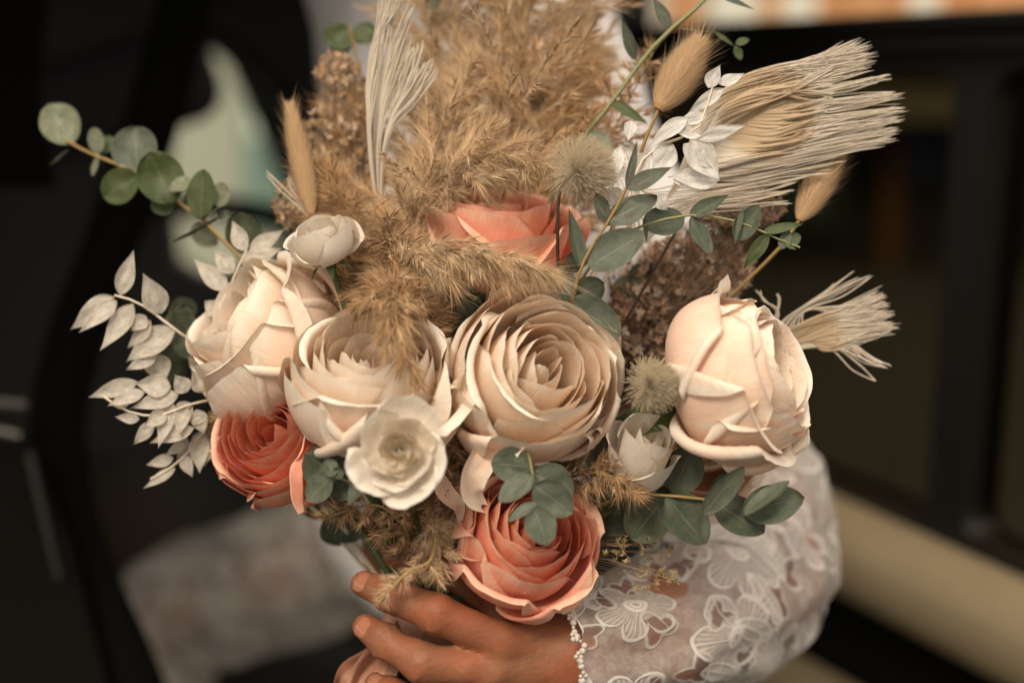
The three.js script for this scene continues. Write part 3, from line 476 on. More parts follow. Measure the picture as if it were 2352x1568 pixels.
{
  const handBones = [], palm = [[1200, 1436, 0.614], [1205, 1476, 0.608], [1203, 1530, 0.607], [1190, 1588, 0.613]];
  FINGERS.forEach((f, i) => { handBones.push(...finger(f, FR[i]), bone(f[0], FR[i][0] + 0.0003, palm[i], 0.0102), bone(palm[i], 0.0102, WR, 0.017)); });
  handBones.push(bone(WR, 0.021, [1480, 1460, 0.665], 0.028));
  handBones.push(...finger([[1260, 1440, 0.632], [1140, 1380, 0.66], [1040, 1340, 0.672], [970, 1330, 0.672]], [0.014, 0.0105, 0.009, 0.007]));
  const box = (bones, pad) => { const lo = V(9, 9, 9), hi = V(-9, -9, -9); for (const b of bones) for (const k of [0, 4]) { const r = b[k + 3] + pad; lo.min(V(b[k] - r, b[k + 1] - r, b[k + 2] - r)); hi.max(V(b[k] + r, b[k + 1] + r, b[k + 2] + r)); } return [lo, hi]; };
  const KN = []; for (const f of FINGERS) for (const i of [1, 2]) KN.push([C(...f[i]), V().subVectors(C(...f[i + 1]), C(...f[i - 1])).normalize()]);
  const fh = field(handBones, 0.001), [hl, hh] = box(handBones, 0.003), hand = surface((x, y, z) => { let w = 0; for (const [j, ax] of KN) { const dx = x - j.x, dy = y - j.y, dz = z - j.z, s = dx * ax.x + dy * ax.y + dz * ax.z, r2 = dx * dx + dy * dy + dz * dz; if (r2 < 0.0003) w += Math.exp(-s * s / 0.000012) * (0.00045 * Math.cos(s * 3000 + 9 * N3(x * 150, y * 150, z * 150))) - 0.0004 * Math.exp(-s * s / 0.00002); } return fh(x, y, z) + w + 0.00045 * N3(x * 130, y * 130, z * 130); }, hl, hh, 0.0014);
  const LS = [1150, 40, 1.05], RS = [908, -58, 1.1];
  const bodyBones = [bone(WR, 0.021, [1480, 1460, 0.665], 0.028), bone([1480, 1460, 0.665], 0.028, [1725, 1325, 0.765], 0.036), bone([1725, 1325, 0.765], 0.036, [1700, 1150, 0.82], 0.038), bone([1700, 1150, 0.82], 0.038, [1400, 560, 0.94], 0.043), bone([1400, 560, 0.94], 0.043, LS, 0.05),
    bone(LS, 0.05, RS, 0.05), bone([1070, 60, 1.08], 0.066, [1070, 700, 1.1], 0.066), bone([1070, 700, 1.1], 0.066, [1040, 1150, 1.12], 0.09), bone([1010, 0, 1.1], 0.06, [1000, -330, 1.12], 0.05), bone([1000, -330, 1.12], 0.06, [1000, -560, 1.1], 0.085),
    bone(RS, 0.05, [1010, 700, 1.0], 0.042), bone([1010, 700, 1.0], 0.042, [960, 1250, 0.72], 0.026), bone([960, 1250, 0.72], 0.024, [985, 1400, 0.685], 0.014),
    bone([1000, 1180, 1.2], 0.04, [380, 1420, 1.45], 0.03), bone([380, 1420, 1.45], 0.03, [330, 2000, 1.5], 0.028)];
  const fb = field(bodyBones, 0.006), [bl, bh] = box(bodyBones, 0.014), body = surface(fb, bl, bh, 0.009);
  addW('body', mergeGeometries([hand, body]), skin, BRIDE);
  // nails
  const nail = mat({ color: srgb(166, 110, 84), roughness: 0.16, clearcoat: 0.6, clearcoatRoughness: 0.12 });
  for (const [f, n, k] of [[FINGERS[1], [-0.35, 0.45, 0.82], 0.004], [FINGERS[2], [-0.4, 0.35, 0.84], 0.0038], [FINGERS[0], [-0.3, 0.75, 0.6], 0.0040], [FINGERS[3], [-0.5, 0.5, 0.7], 0.0036]]) {
    const tip = C(...f[3]), ax = V().subVectors(tip, C(...f[2])).normalize(), nd = dirW(...n); nd.addScaledVector(ax, -nd.dot(ax)).normalize(); const s = V().crossVectors(ax, nd), R = mix(FR[FINGERS.indexOf(f)][3], FR[FINGERS.indexOf(f)][2], 0.3) * 1.04;
    addW('nail', grid(12, 10, (u, v) => { const a = (u * 2 - 1) * 0.78 * Math.pow(Math.sin(Math.PI * (0.1 + 0.8 * v)), 0.45), t = (v - 0.35) * 2 * k; return V().copy(tip).addScaledVector(ax, t - 0.0034).addScaledVector(nd, (R - Math.pow(Math.max(0, v - 0.55), 2) * 0.006) * Math.cos(a)).addScaledVector(s, R * Math.sin(a)); }), nail, BRIDE);
  }
  // lace: flowers outlined with cord over a fine net
  const rd = rng(5), fl = []; for (let i = 0; i < 7; i++) fl.push([[0.2, 0.25], [0.68, 0.2], [0.45, 0.62], [0.93, 0.58], [0.15, 0.82], [0.7, 0.88], [0.97, 0.02]][i].concat([0.17 + 0.07 * rd(), 5 + Math.floor(rd() * 3), rd() * 6]));
  const lace = (u, v) => {
    let a = 0.27 + 0.16 * N3(u * 18, v * 18, 3) + 0.12 * N3(u * 50, v * 50, 7) + 0.3 * Math.max(Math.pow(Math.abs(Math.sin((u + v) * 6.283 * 42)), 6), Math.pow(Math.abs(Math.sin((u - v) * 6.283 * 42)), 6)), cord = 0;
    let hole = 0; for (let k = 0; k < 16; k++) { const cx = (k * 0.754877 + 0.05) % 1, cy = (k * 0.569840 + 0.31) % 1; let x = u - cx, y = v - cy; x -= Math.round(x); y -= Math.round(y); const th = Math.atan2(y, x), r = Math.hypot(x, y), R = (0.055 + 0.03 * ((k * 0.37) % 1)) * (0.75 + 0.25 * Math.cos(th * 3 + k * 2) + 0.12 * Math.cos(th * 5 + k)); hole = Math.max(hole, sst(R + 0.01, R - 0.012, r)); cord = Math.max(cord, sst(0.012, 0.005, Math.abs(r - R - 0.012)) * 0.8); }
    a = mix(a, 0.15, hole);
    for (const [cx, cy, R, n, ph] of fl) {
      let x = u - cx, y = v - cy; x -= Math.round(x); y -= Math.round(y); const r = Math.hypot(x, y), th = Math.atan2(y, x) + ph; if (r > R * 1.1) continue;
      const rp = R * (0.5 + 0.5 * Math.pow(Math.abs(Math.cos(th * n / 2)), 0.5)) * (1 + 0.05 * N3(th * 2, cx * 9, 1)), e = rp - r;
      if (e > 0) { a = Math.max(a * (hole > 0.5 ? 0.5 : 1), hole > 0.5 && r > R * 0.45 ? 0.2 : 0.58 + 0.2 * Math.sin(th * 46) * sst(0.2, 0.6, r / R) + 0.1 * N3(u * 60, v * 60, 2)); cord = Math.max(cord, sst(0.024, 0.012, e), sst(0.012, 0.004, Math.abs(Math.sin(th * n / 2)) * r) * (r > R * 0.2 ? 1 : 0), sst(0.014, 0.006, Math.abs(r - R * 0.2)), sst(0.012, 0.005, Math.abs(r - R * 0.1))); }
    }
    for (let k = 0; k < 9; k++) { const cx = (k * 0.381 + 0.07) % 1, cy = (k * 0.618 + 0.11) % 1; let x = u - cx, y = v - cy; x -= Math.round(x); y -= Math.round(y); const f = k * 1.1, X = x * Math.cos(f) + y * Math.sin(f), Y = -x * Math.sin(f) + y * Math.cos(f), e = 1 - Math.hypot(X / 0.12, Y / 0.042); if (e > 0) { a = Math.max(a, 0.66 + 0.15 * Math.sin(X * 300)); cord = Math.max(cord, sst(0.28, 0.14, e), sst(0.008, 0.003, Math.abs(Y))); } }
    return [Math.min(1, Math.max(a, cord)), cord];
  };
  const alpha = texture(768, 768, (u, v) => { const [a] = lace(u, v); return [a, a, a]; }, false, [2, 1]), bump = texture(512, 512, (u, v) => { const [a, c] = lace(u, v), k = 0.35 * a + 0.6 * c; return [k, k, k]; }, false, [2, 1]);
  const laceMat = mat({ color: lin(0.55, 0.495, 0.43), roughness: 0.85, alphaMap: alpha, transparent: true, bumpMap: bump, bumpScale: 0.0006, sheen: 0.3 });
  const tubeLace = (pts, rs, len, fold) => { const P = pts.map((p) => C(...p)), c = curve(P), L = c.getLength(), rep = L / 0.15, rc = new THREE.CatmullRomCurve3(rs.map((r, i) => V(i, r, 0))), fr = c.computeFrenetFrames(90), q = V();
    return grid(48, 90, (u, v) => { const i = Math.round(v * 90), f = u * 6.28319; c.getPointAt(v, q); const r = rc.getPoint(v).y * (1 + fold * (N3(Math.cos(f) * 2.2, Math.sin(f) * 2.2, v * 9) + 0.4 * N3(Math.cos(f) * 5, Math.sin(f) * 5, v * 22))); return V().copy(q).addScaledVector(fr.normals[i], Math.cos(f) * r).addScaledVector(fr.binormals[i], Math.sin(f) * r); }, (u, v) => [u, v * rep]); };
  const SL = [[1236, 1508, 0.607], [1390, 1484, 0.638], [1560, 1432, 0.69], [1690, 1355, 0.745], [1735, 1270, 0.785], [1715, 1150, 0.82], [1560, 850, 0.885], [1480, 705, 0.915]], SR = [0.0262, 0.0305, 0.04, 0.0445, 0.0455, 0.0455, 0.047, 0.049];
  addW('sleeve', tubeLace(SL, SR, 1, 0.17), laceMat, BRIDE, 'scalloped white lace sleeve over the bent arm');
  // picot edge of the cuff
  const beads = [], c0 = C(...SL[0]), ax = V().subVectors(C(...SL[1]), c0).normalize(), s = V().crossVectors(ax, V(0, 1, 0)).normalize(), q = V().crossVectors(ax, s);
  for (let i = 0; i < 84; i++) { const f = i / 84 * 6.283, sc = 0.0035 * Math.abs(Math.sin(f * 7)), r = 0.0268, p = V().copy(c0).addScaledVector(ax, -sc).addScaledVector(s, Math.cos(f) * r).addScaledVector(q, Math.sin(f) * r); beads.push(new THREE.IcosahedronGeometry(0.00115 + 0.0004 * Math.sin(i * 2.1), 1).translate(p.x, p.y, p.z)); if (i % 4 === 0) for (let j = 0; j < 4; j++) { const g = j * 1.57 + i, o = V().copy(s).multiplyScalar(Math.cos(f + 1.57) * Math.cos(g)).addScaledVector(q, Math.sin(f + 1.57) * Math.cos(g)).addScaledVector(ax, -1.1 + Math.sin(g)).multiplyScalar(0.0014); beads.push(new THREE.IcosahedronGeometry(0.0008 + 0.0003 * ((j * 0.7 + i * 0.13) % 1), 1).translate(p.x + o.x, p.y + o.y, p.z + o.z)); } }
  const bd = mergeGeometries(beads.map((g) => g.index ? g.toNonIndexed() : g));
  addW('cuff_trim', bd, mat({ color: lin(0.5, 0.45, 0.38), roughness: 0.8 }), BRIDE);
  // bodice and the skirt drawn over the raised knee
  const cloth = mat({ color: lin(0.6, 0.57, 0.545), roughness: 0.85, sheen: 0.2, bumpMap: bump, bumpScale: 0.0008 });
  const shell = bodyBones.slice(5, 8).concat([bone(LS, 0.063, [1240, 280, 1.0], 0.057), bone([1240, 280, 1.0], 0.053, [1400, 560, 0.945], 0.046), bone([1400, 560, 0.945], 0.044, [1545, 830, 0.89], 0.036), bone(RS, 0.055, [1010, 700, 1.0], 0.045), bone([1010, 700, 1.0], 0.045, [945, 1100, 0.78], 0.036)]), fd = field(shell, 0.01), [dl, dh] = box(shell, 0.03);
  addW('bodice', surface((x, y, z) => fd(x, y, z) - 0.014 + 0.006 * N3(x * 22, y * 9, z * 22), dl, dh, 0.01), cloth, BRIDE);
  addW('skirt', tubeLace([[1010, 1165, 1.2], [800, 1255, 1.3], [600, 1340, 1.38], [420, 1400, 1.45], [350, 1480, 1.46], [330, 1700, 1.48], [330, 2000, 1.5]], [0.105, 0.072, 0.068, 0.066, 0.065, 0.07, 0.09], 1, 0.14), laceMat, BRIDE, 'lace skirt drawn over the raised knee');
}
{ // ribbon round the stems
  const root = thing('ribbon', 'blush satin ribbon tied round the stems under the fingers', 'ribbon', C(900, 1520, 0.63)), sat = mat({ color: srgb(172, 122, 96), roughness: 0.4, sheen: 0.5, bumpMap: veinBump, bumpScale: 0.0004 });
  const strip = (pts, w, seed, face) => { const c = curve(pts.map((p) => C(...p))), fr = dirW(...face); return grid(10, 40, (u, v) => { const p = c.getPointAt(v), t = c.getTangentAt(v), s = V().crossVectors(t, fr).normalize(), z = V().crossVectors(s, t), x = (u - 0.5) * w * (0.75 + 0.4 * N3(v * 3, seed, 1)); return p.addScaledVector(s, x).addScaledVector(z, 0.0035 * N3(u * 3, v * 5, seed) + 0.002 * Math.sin(u * 7 + seed)); }); };
  addW('tail', strip([[930, 1450, 0.628], [880, 1500, 0.62], [835, 1550, 0.615], [790, 1640, 0.61], [770, 1800, 0.61]], 0.016, 1, [0.2, 0.2, 1]), sat, root);
  addW('tail', strip([[930, 1470, 0.626], [890, 1530, 0.612], [870, 1600, 0.606], [850, 1750, 0.605]], 0.014, 4, [-0.5, 0.2, 1]), sat, root);
  addW('tail', strip([[900, 1440, 0.632], [860, 1500, 0.628], [800, 1560, 0.625], [745, 1680, 0.62]], 0.014, 7, [0.4, 0.3, 0.8]), sat, root);
  addW('band', tube([C(985, 1400, 0.647), C(958, 1450, 0.645), C(935, 1530, 0.643)], 0.0165, 0.0165, 12, 24), sat, root);
}
// ---------------------------------------------------------------- the bouquet
rose({ c: [590, 762, 0.63], R: 0.0365, axis: [-0.7, 0.58, 0.42], spin: 1.2, pal: 'cream', seed: 4, n: 40, open: 0.5, tall: 1.08, onset: 0.46, label: 'cream rose facing away beside the bleached leaves, below the spray rosebud' });
rose({ c: [852, 866, 0.588], R: 0.036, axis: [0.04, 0.78, 0.62], spin: 0.3, pal: 'cream', seed: 12, n: 38, open: 0.7, onset: 0.46, label: 'cream rose under the hanging reed tip, above the open white spray rose' });
rose({ c: [1240, 868, 0.592], R: 0.037, axis: [0.3, 0.38, 0.87], spin: 0.4, pal: 'cream', seed: 3, n: 34, open: 0.7, wrap: 1.2, loose: 0.07, pw: 0.56, onset: 0.45, fill: 0.98, tilt: 0.1, label: 'fully open cream rose above the coral rose, facing outward' });
rose({ c: [1718, 868, 0.592], R: 0.036, axis: [0.85, 0.32, 0.42], spin: 2.4, pal: 'blush', seed: 5, n: 40, open: 0.42, tall: 1.1, onset: 0.46, label: 'blush rose in profile with long rolled petals, beside the silky seed head' });
rose({ c: [632, 1008, 0.615], R: 0.0275, axis: [-0.25, 0.32, 0.9], spin: 0.9, pal: 'coral', seed: 6, n: 36, open: 0.8, curl: 0.8, rollMore: 0.8, label: 'coral rose tucked below two cream roses beside bleached leaves' });
rose({ c: [1213, 1236, 0.594], R: 0.0298, axis: [0.28, 0.5, 0.8], spin: 2.0, pal: 'coral', seed: 27, n: 34, open: 0.6, curl: 0.8, rollMore: 0.8, label: 'coral rose just above the hand, partly behind eucalyptus leaves' });
rose({ c: [1145, 530, 0.64], R: 0.0305, axis: [0.1, 0.95, 0.3], spin: 1.0, pal: 'coral', seed: 8, n: 30, open: 1.5, tall: 1.1, curl: 0.7, rollMore: 0.5, label: 'wide coral rose behind the dried reed plumes' });
rose({ c: [1625, 1010, 0.655], R: 0.03, axis: [-0.2, 0.1, 0.95], spin: 1.0, pal: 'blush', seed: 9, n: 24, label: 'pale pink rose mostly hidden behind the profile rose' });
rose({ name: 'spray_rose', c: [914, 1034, 0.548], R: 0.0142, axis: [0.0, 0.12, 0.99], spin: 0.6, pal: 'white', seed: 10, n: 20, wrap: 1.1, wide: 0.78, loose: 0.1, ripple: 0.08, open: 2.2, tall: 0.68, fill: 1.05, curl: 1.0, rollMore: 0.25, label: 'open white spray rose with green heart, below the cream roses' });
rose({ name: 'spray_rose', c: [738, 548, 0.605], R: 0.0145, axis: [-0.25, 0.85, 0.45], spin: 0.6, pal: 'white', seed: 11, n: 14, open: 0.9, tall: 1.0, rollMore: 0.4, label: 'white spray rosebud standing above the cream rose on a green stem' });
rose({ name: 'spray_rose', c: [1487, 1035, 0.592], R: 0.0128, axis: [0.2, 0.75, 0.6], spin: 2.6, pal: 'white', seed: 13, n: 14, open: 1.5, tall: 1.9, rollMore: 0.3, label: 'half closed white spray rose between dark eucalyptus and the big roses' });

// loose outer petals hanging below the blooms
{
  const loose = (label, pts, w, m, seed, face, tw) => { const P = pts.map((p) => C(...p)), root = thing('loose_petal', label, 'petal', P[0], 'loose petals'), c = curve(P), fr = dirW(...face);
    addW('blade', grid(12, 34, (u, v) => { const p = c.getPointAt(v), t = c.getTangentAt(v), s = V().crossVectors(t, fr).normalize(), z = V().crossVectors(s, t), f = (u * 2 - 1), hw = w / 2 * Math.pow(Math.sin(Math.PI * (0.08 + 0.88 * v)), 0.6), a = tw * (v - 0.4); return p.addScaledVector(s, f * hw * Math.cos(a)).addScaledVector(z, f * hw * Math.sin(a) + 0.35 * w * f * f - 0.001 * N3(u * 3, v * 4, seed)); }), m, root); };
  loose('curling cream petal hanging between the white spray rose and the coral rose', [[1115, 995, 0.585], [1105, 1050, 0.578], [1085, 1090, 0.576], [1080, 1130, 0.578], [1105, 1160, 0.584]], 0.0115, PAL.cream[2], 1, [0.3, 0, 1], 0.9);
  loose('tan petal curling down beside the coral rose near the hand', [[995, 1085, 0.592], [1010, 1130, 0.585], [1045, 1165, 0.585], [1048, 1195, 0.59]], 0.009, PAL.blush[2], 2, [0.6, 0.3, 0.8], 0.8);
  loose('pale petal edge hanging beside the small round eucalyptus leaves', [[725, 1030, 0.60], [697, 1075, 0.592], [692, 1120, 0.592], [703, 1175, 0.597]], 0.0085, PAL.coral[2], 3, [-0.7, 0, 0.7], 0.4);
}

// eucalyptus
const EG = 'eucalyptus sprigs in the bouquet';
sprig('eucalyptus_sprig', 'long eucalyptus sprig reaching out over the dark cab pillar', 'eucalyptus', EG, 0.655, [[150, 322, 0.68], [202, 350, 0.675], [263, 375, 0.67], [317, 400, 0.668], [407, 462, 0.662], [468, 508], [530, 570], [640, 690], [800, 1000, 0.67], [950, 1430, 0.66]], [
  [164, 332, 112, 240, 92, 'pale', { shape: 'round', d0: 0.68, face: [0.3, 0.3, 1] }], [157, 344, 114, 380, 34, 'pale', { d0: 0.68, turn: 1.15 }], [222, 348, 214, 404, 40, 'pale', { shape: 'round', d0: 0.675, turn: 0.9 }], [222, 352, 216, 292, 42, 'pale', { shape: 'round', d0: 0.674, turn: 0.7 }], [232, 352, 254, 312, 40, 'green', { shape: 'round', d0: 0.678 }],
  [317, 402, 306, 290, 108, 'euc', { shape: 'round', d0: 0.668 }], [318, 402, 236, 452, 84, 'green', { shape: 'round', d0: 0.666 }], [395, 466, 342, 350, 108, 'green', { shape: 'round', d0: 0.66 }], [392, 455, 352, 488, 52, 'green', { shape: 'round', d0: 0.667 }],
  [440, 425, 388, 428, 62, 'pale', { shape: 'round', d0: 0.655, face: [0.1, 0.8, 0.6] }], [460, 506, 468, 388, 68, 'green', { shape: 'round' }], [468, 506, 440, 430, 62, 'euc2', { shape: 'round', d0: 0.66 }], [504, 476, 508, 418, 44, 'pale', { shape: 'round' }], [505, 474, 455, 504, 40, 'pale', { shape: 'round', turn: 1.1 }],
  [505, 502, 388, 556, 46, 'euc2', { turn: 1.25 }], [440, 520, 500, 560, 52, 'pale', { shape: 'round', d0: 0.69 }], [572, 585, 548, 486, 84, 'euc2', { shape: 'round', d0: 0.665 }], [505, 505, 520, 480, 30, 'euc2', { shape: 'round' }]], { seed: 1, r0: 0.0007, r1: 0.0014 });
sprig('eucalyptus_sprig', 'upright eucalyptus sprig with red edged leaves in front of the feather', 'eucalyptus', EG, 0.585, [[1438, 432], [1418, 472], [1394, 514], [1358, 568], [1335, 615], [1316, 680, 0.592], [1300, 730, 0.63], [1260, 830, 0.655], [1100, 1150, 0.65], [965, 1420, 0.65]], [
  [1438, 434, 1464, 322, 26, 'eucRed', { shape: 'lance', turn: 0.6 }], [1440, 434, 1544, 384, 48, 'eucRed', { shape: 'lance', face: [0, 0.6, 1] }], [1394, 514, 1510, 452, 78, 'eucRed', { shape: 'oval', face: [-0.2, 0.5, 1] }], [1394, 512, 1368, 444, 44, 'eucRed', { turn: 0.4 }], [1350, 612, 1480, 534, 90, 'euc', { face: [0.1, 0.5, 1] }], [1336, 616, 1306, 478, 46, 'euc2', { shape: 'lance', turn: 0.5 }],
  [1310, 688, 1424, 772, 92, 'euc', { shape: 'round', d0: 0.602, d1: 0.605, face: [0.4, 0.3, 1] }], [1310, 690, 1272, 612, 66, 'euc2', { shape: 'round', d0: 0.605 }], [1312, 690, 1388, 650, 70, 'euc2', { shape: 'round', d0: 0.612 }], [1395, 512, 1432, 476, 34, 'euc2', { d0: 0.59 }], [1336, 618, 1310, 580, 70, 'euc2', { shape: 'round', d0: 0.61 }]], { seed: 2, r0: 0.0006, r1: 0.0012 });
sprig('eucalyptus_sprig', 'arching eucalyptus sprig with small leaves to its tip beside the bunny tail', 'eucalyptus', EG, 0.592, [[1838, 568], [1799, 554], [1756, 533], [1677, 504], [1583, 494], [1490, 514], [1420, 545], [1350, 620, 0.61], [1200, 900, 0.65], [970, 1420, 0.65]], [
  [1476, 518, 1572, 500, 78, 'euc2', { shape: 'round', d0: 0.597 }], [1584, 494, 1674, 448, 40, 'euc2', { shape: 'lance', face: [0, 0.5, 1] }], [1588, 497, 1634, 584, 46, 'euc2', { face: [0.6, 0.1, 1] }], [1690, 552, 1744, 470, 54, 'euc2', {}], [1708, 474, 1687, 564, 14, 'euc2', { shape: 'lance' }], [1752, 534, 1846, 514, 32, 'green', { shape: 'lance', face: [0, 0.7, 0.8] }], [1766, 536, 1708, 618, 36, 'green', { shape: 'lance' }], [1794, 572, 1814, 530, 28, 'euc', { shape: 'oval' }], [1804, 562, 1838, 538, 32, 'green', { shape: 'round' }], [1481, 502, 1485, 560, 12, 'euc2', { shape: 'lance' }], [1800, 556, 1830, 574, 14, 'green', { shape: 'lance' }]], { seed: 3, stemMat: twigGreen, r0: 0.0004, r1: 0.0011 });
sprig('eucalyptus_sprig', 'drooping eucalyptus sprig of round leaves in front of the coral rose', 'eucalyptus', EG, 0.565, [[1232, 1180], [1227, 1160], [1225, 1115], [1221, 1074], [1205, 1030, 0.575], [1140, 1040, 0.6], [1000, 1250, 0.64], [962, 1420, 0.65]], [
  [1222, 1072, 1128, 1062, 82, 'euc2', { shape: 'round', d0: 0.568, face: [-0.1, 0.2, 1] }], [1222, 1084, 1316, 1140, 94, 'euc', { shape: 'oval', d0: 0.57 }], [1224, 1090, 1146, 1152, 62, 'euc', { shape: 'oval', d0: 0.562, face: [-0.2, 0.6, 1] }], [1226, 1114, 1316, 1178, 84, 'euc', { shape: 'oval', d0: 0.56 }], [1233, 1154, 1167, 1197, 34, 'euc', { shape: 'oval', d0: 0.558, turn: 0.6 }], [1226, 1164, 1258, 1252, 74, 'euc', { shape: 'oval', d0: 0.556, face: [0.1, 0.2, 1] }]], { seed: 4, stemMat: twigGreen, r0: 0.0005, r1: 0.001 });
sprig('eucalyptus_sprig', 'tip of a eucalyptus sprig with round leaves beside the white spray rose', 'eucalyptus', EG, 0.575, [[760, 1092], [780, 1098], [797, 1106], [830, 1120, 0.59], [900, 1250, 0.63], [955, 1420, 0.65]], [
  [796, 1106, 700, 1042, 108, 'euc2', { shape: 'round', d0: 0.58 }], [762, 1094, 704, 1148, 66, 'euc', { shape: 'oval', d0: 0.569, face: [-0.2, 0.5, 1] }], [764, 1096, 750, 1052, 38, 'euc', { shape: 'oval', d0: 0.566, turn: 0.3 }], [836, 1090, 800, 1162, 46, 'euc', { shape: 'lance', d0: 0.572, turn: 0.5 }], [792, 1104, 768, 1148, 56, 'euc2', { shape: 'round', d0: 0.576 }], [766, 1094, 788, 1078, 30, 'euc2', { shape: 'round', d0: 0.567 }]], { seed: 5, stemMat: twigGreen });
sprig('eucalyptus_sprig', 'dark eucalyptus sprig lying over the lace sleeve', 'eucalyptus', EG, 0.592, [[1725, 1157], [1630, 1148], [1529, 1138], [1440, 1140, 0.6], [1250, 1230, 0.64], [975, 1420, 0.655]], [
  [1545, 1132, 1592, 1028, 96, 'euc2', { shape: 'round', d0: 0.598 }], [1530, 1140, 1450, 1238, 108, 'euc2', { shape: 'round', d0: 0.6 }], [1528, 1138, 1622, 1248, 112, 'euc2', { shape: 'oval', d0: 0.592 }], [1616, 1180, 1710, 1072, 62, 'euc', { shape: 'oval', d0: 0.575, turn: 0.55 }], [1711, 1182, 1814, 1104, 58, 'euc', { shape: 'oval', d0: 0.572, face: [-0.2, 0.8, 0.6] }], [1640, 1150, 1756, 1224, 92, 'euc2', { shape: 'oval', d0: 0.588 }], [1706, 1176, 1848, 1142, 92, 'euc2', { shape: 'oval', d0: 0.582 }], [1640, 1146, 1690, 1100, 70, 'euc2', { shape: 'round', d0: 0.605 }], [1440, 1140, 1380, 1230, 100, 'euc2', { shape: 'round', d0: 0.62 }], [1500, 1138, 1560, 1160, 80, 'euc2', { shape: 'round', d0: 0.61 }]], { seed: 6 });
sprig('eucalyptus_sprig', 'bare eucalyptus shoot rising above the window seal with narrow leaves', 'eucalyptus', EG, 0.64, [[1760, -150], [1619, 0], [1504, 104], [1403, 238], [1335, 324], [1270, 450], [1150, 900, 0.66], [962, 1420, 0.655]], [
  [1540, 64, 1502, -6, 30, 'euc2', { shape: 'lance' }], [1458, 138, 1427, 40, 30, 'euc2', { shape: 'lance' }], [1640, -20, 1734, 22, 16, 'euc2', { shape: 'lance' }], [1400, 230, 1490, 286, 28, 'green', { shape: 'lance' }], [1350, 300, 1406, 358, 52, 'pale', { shape: 'oval' }], [1640, 72, 1690, 108, 12, 'green', { shape: 'lance' }], [1690, 100, 1722, 90, 20, 'green', { shape: 'oval' }], [1690, 104, 1702, 138, 22, 'green', { shape: 'oval' }], [1555, 66, 1648, 76, 5, 'green', { shape: 'lance' }]], { seed: 7, stemMat: twigGreen, r0: 0.0009, r1: 0.0014 });
sprig('eucalyptus_sprig', 'dark green leaves beside the white bodice above the pale filler', 'eucalyptus', EG, 0.70, [[800, 60], [815, 110], [850, 300], [900, 700, 0.68], [950, 1420, 0.66]], [[812, 100, 742, 68, 66, 'green', { shape: 'round' }], [808, 104, 760, 110, 40, 'green', { shape: 'round' }], [815, 96, 860, 60, 60, 'green', { shape: 'round' }], [980, 20, 1012, -20, 40, 'euc2', { shape: 'lance' }]], { seed: 8 });
// leaves packed between the blooms, which close the gaps
{
  const fills = [[660, 720, 0.66], [780, 720, 0.65], [1060, 690, 0.63], [1170, 610, 0.635], [1260, 590, 0.65], [1060, 960, 0.64], [1440, 900, 0.65], [1420, 1060, 0.64], [800, 980, 0.65], [430, 740, 0.66], [400, 790, 0.65], [1560, 980, 0.66], [940, 1160, 0.66], [760, 1180, 0.66], [1100, 1060, 0.65], [1340, 1140, 0.65], [1250, 690, 0.66], [1480, 660, 0.665], [520, 870, 0.66], [890, 720, 0.66], [1030, 560, 0.67], [860, 640, 0.66], [990, 660, 0.66], [960, 560, 0.68], [1120, 640, 0.66], [1055, 800, 0.64], [1050, 730, 0.65], [1045, 860, 0.64], [1460, 820, 0.66]];
  const rd = rng(31), leaves = []; for (const [x, y, d] of fills) for (let k = 0; k < 3; k++) { const f = rd() * 6.28; leaves.push([x, y, x + Math.cos(f) * (60 + 40 * rd()), y + Math.sin(f) * (60 + 40 * rd()), 62 + 30 * rd(), rd() < 0.7 ? 'euc2' : 'euc2', { shape: 'round', d0: d + 0.02 * rd() }]); }
  leaves.push([1180, 600, 1262, 590, 92, 'euc2', { shape: 'round', d0: 0.63 }], [1090, 640, 1150, 560, 90, 'euc2', { shape: 'round', d0: 0.625 }], [395, 800, 480, 770, 78, 'euc2', { shape: 'oval', d0: 0.645 }], [440, 770, 395, 712, 62, 'euc2', { shape: 'round', d0: 0.65 }], [1050, 700, 1064, 640, 80, 'euc2', { shape: 'round', d0: 0.615 }]);
  sprig('eucalyptus_branch', 'dark eucalyptus leaves packed in the shade between the roses', 'eucalyptus', null, 0.67, [[1000, 700], [1000, 1000], [980, 1250], [960, 1430, 0.655]], leaves, { seed: 9, r1: 0.002 });
}
// bleached ruscus
const BG = 'bleached ruscus sprigs';
const ru = (label, d, stem, leaves, m, seed) => sprig('bleached_ruscus_sprig', label, 'bleached ruscus', BG, d, stem, leaves.map((l) => [l[0], l[1], l[2], l[3], l[4] * 1.12, m, { shape: 'ruscus', bend: 0.12 * ((l[0] * 7 + l[1]) % 3 - 1), ...(l[5] || {}) }]), { seed, stemMat: twigPale, r0: 0.0005, r1: 0.0009 });
ru('bleached ruscus sprig standing between the spray rosebud and the dark cab', 0.64, [[566, 574], [544, 620], [529, 656], [500, 730], [560, 900, 0.66], [945, 1430, 0.66]], [[565, 577, 533, 506, 38], [572, 577, 654, 525, 40], [554, 606, 650, 569, 42], [536, 627, 490, 572, 40], [522, 667, 442, 594, 44], [505, 720, 470, 690, 40], [500, 735, 540, 690, 34]], 'ruscus', 1);
ru('bleached ruscus sprig arching outward beside the cream rose, two leaves upright', 0.635, [[262, 678], [312, 693], [359, 724], [406, 760], [500, 830, 0.65], [945, 1430, 0.66]], [[275, 678, 307, 573, 40], [371, 720, 327, 626, 56], [262, 681, 161, 757, 54], [268, 690, 180, 764, 40], [305, 697, 228, 806, 50], [402, 758, 288, 832, 64], [345, 735, 292, 800, 42], [360, 815, 288, 850, 34], [352, 812, 376, 884, 58], [335, 725, 300, 760, 36]], 'ruscus', 2);
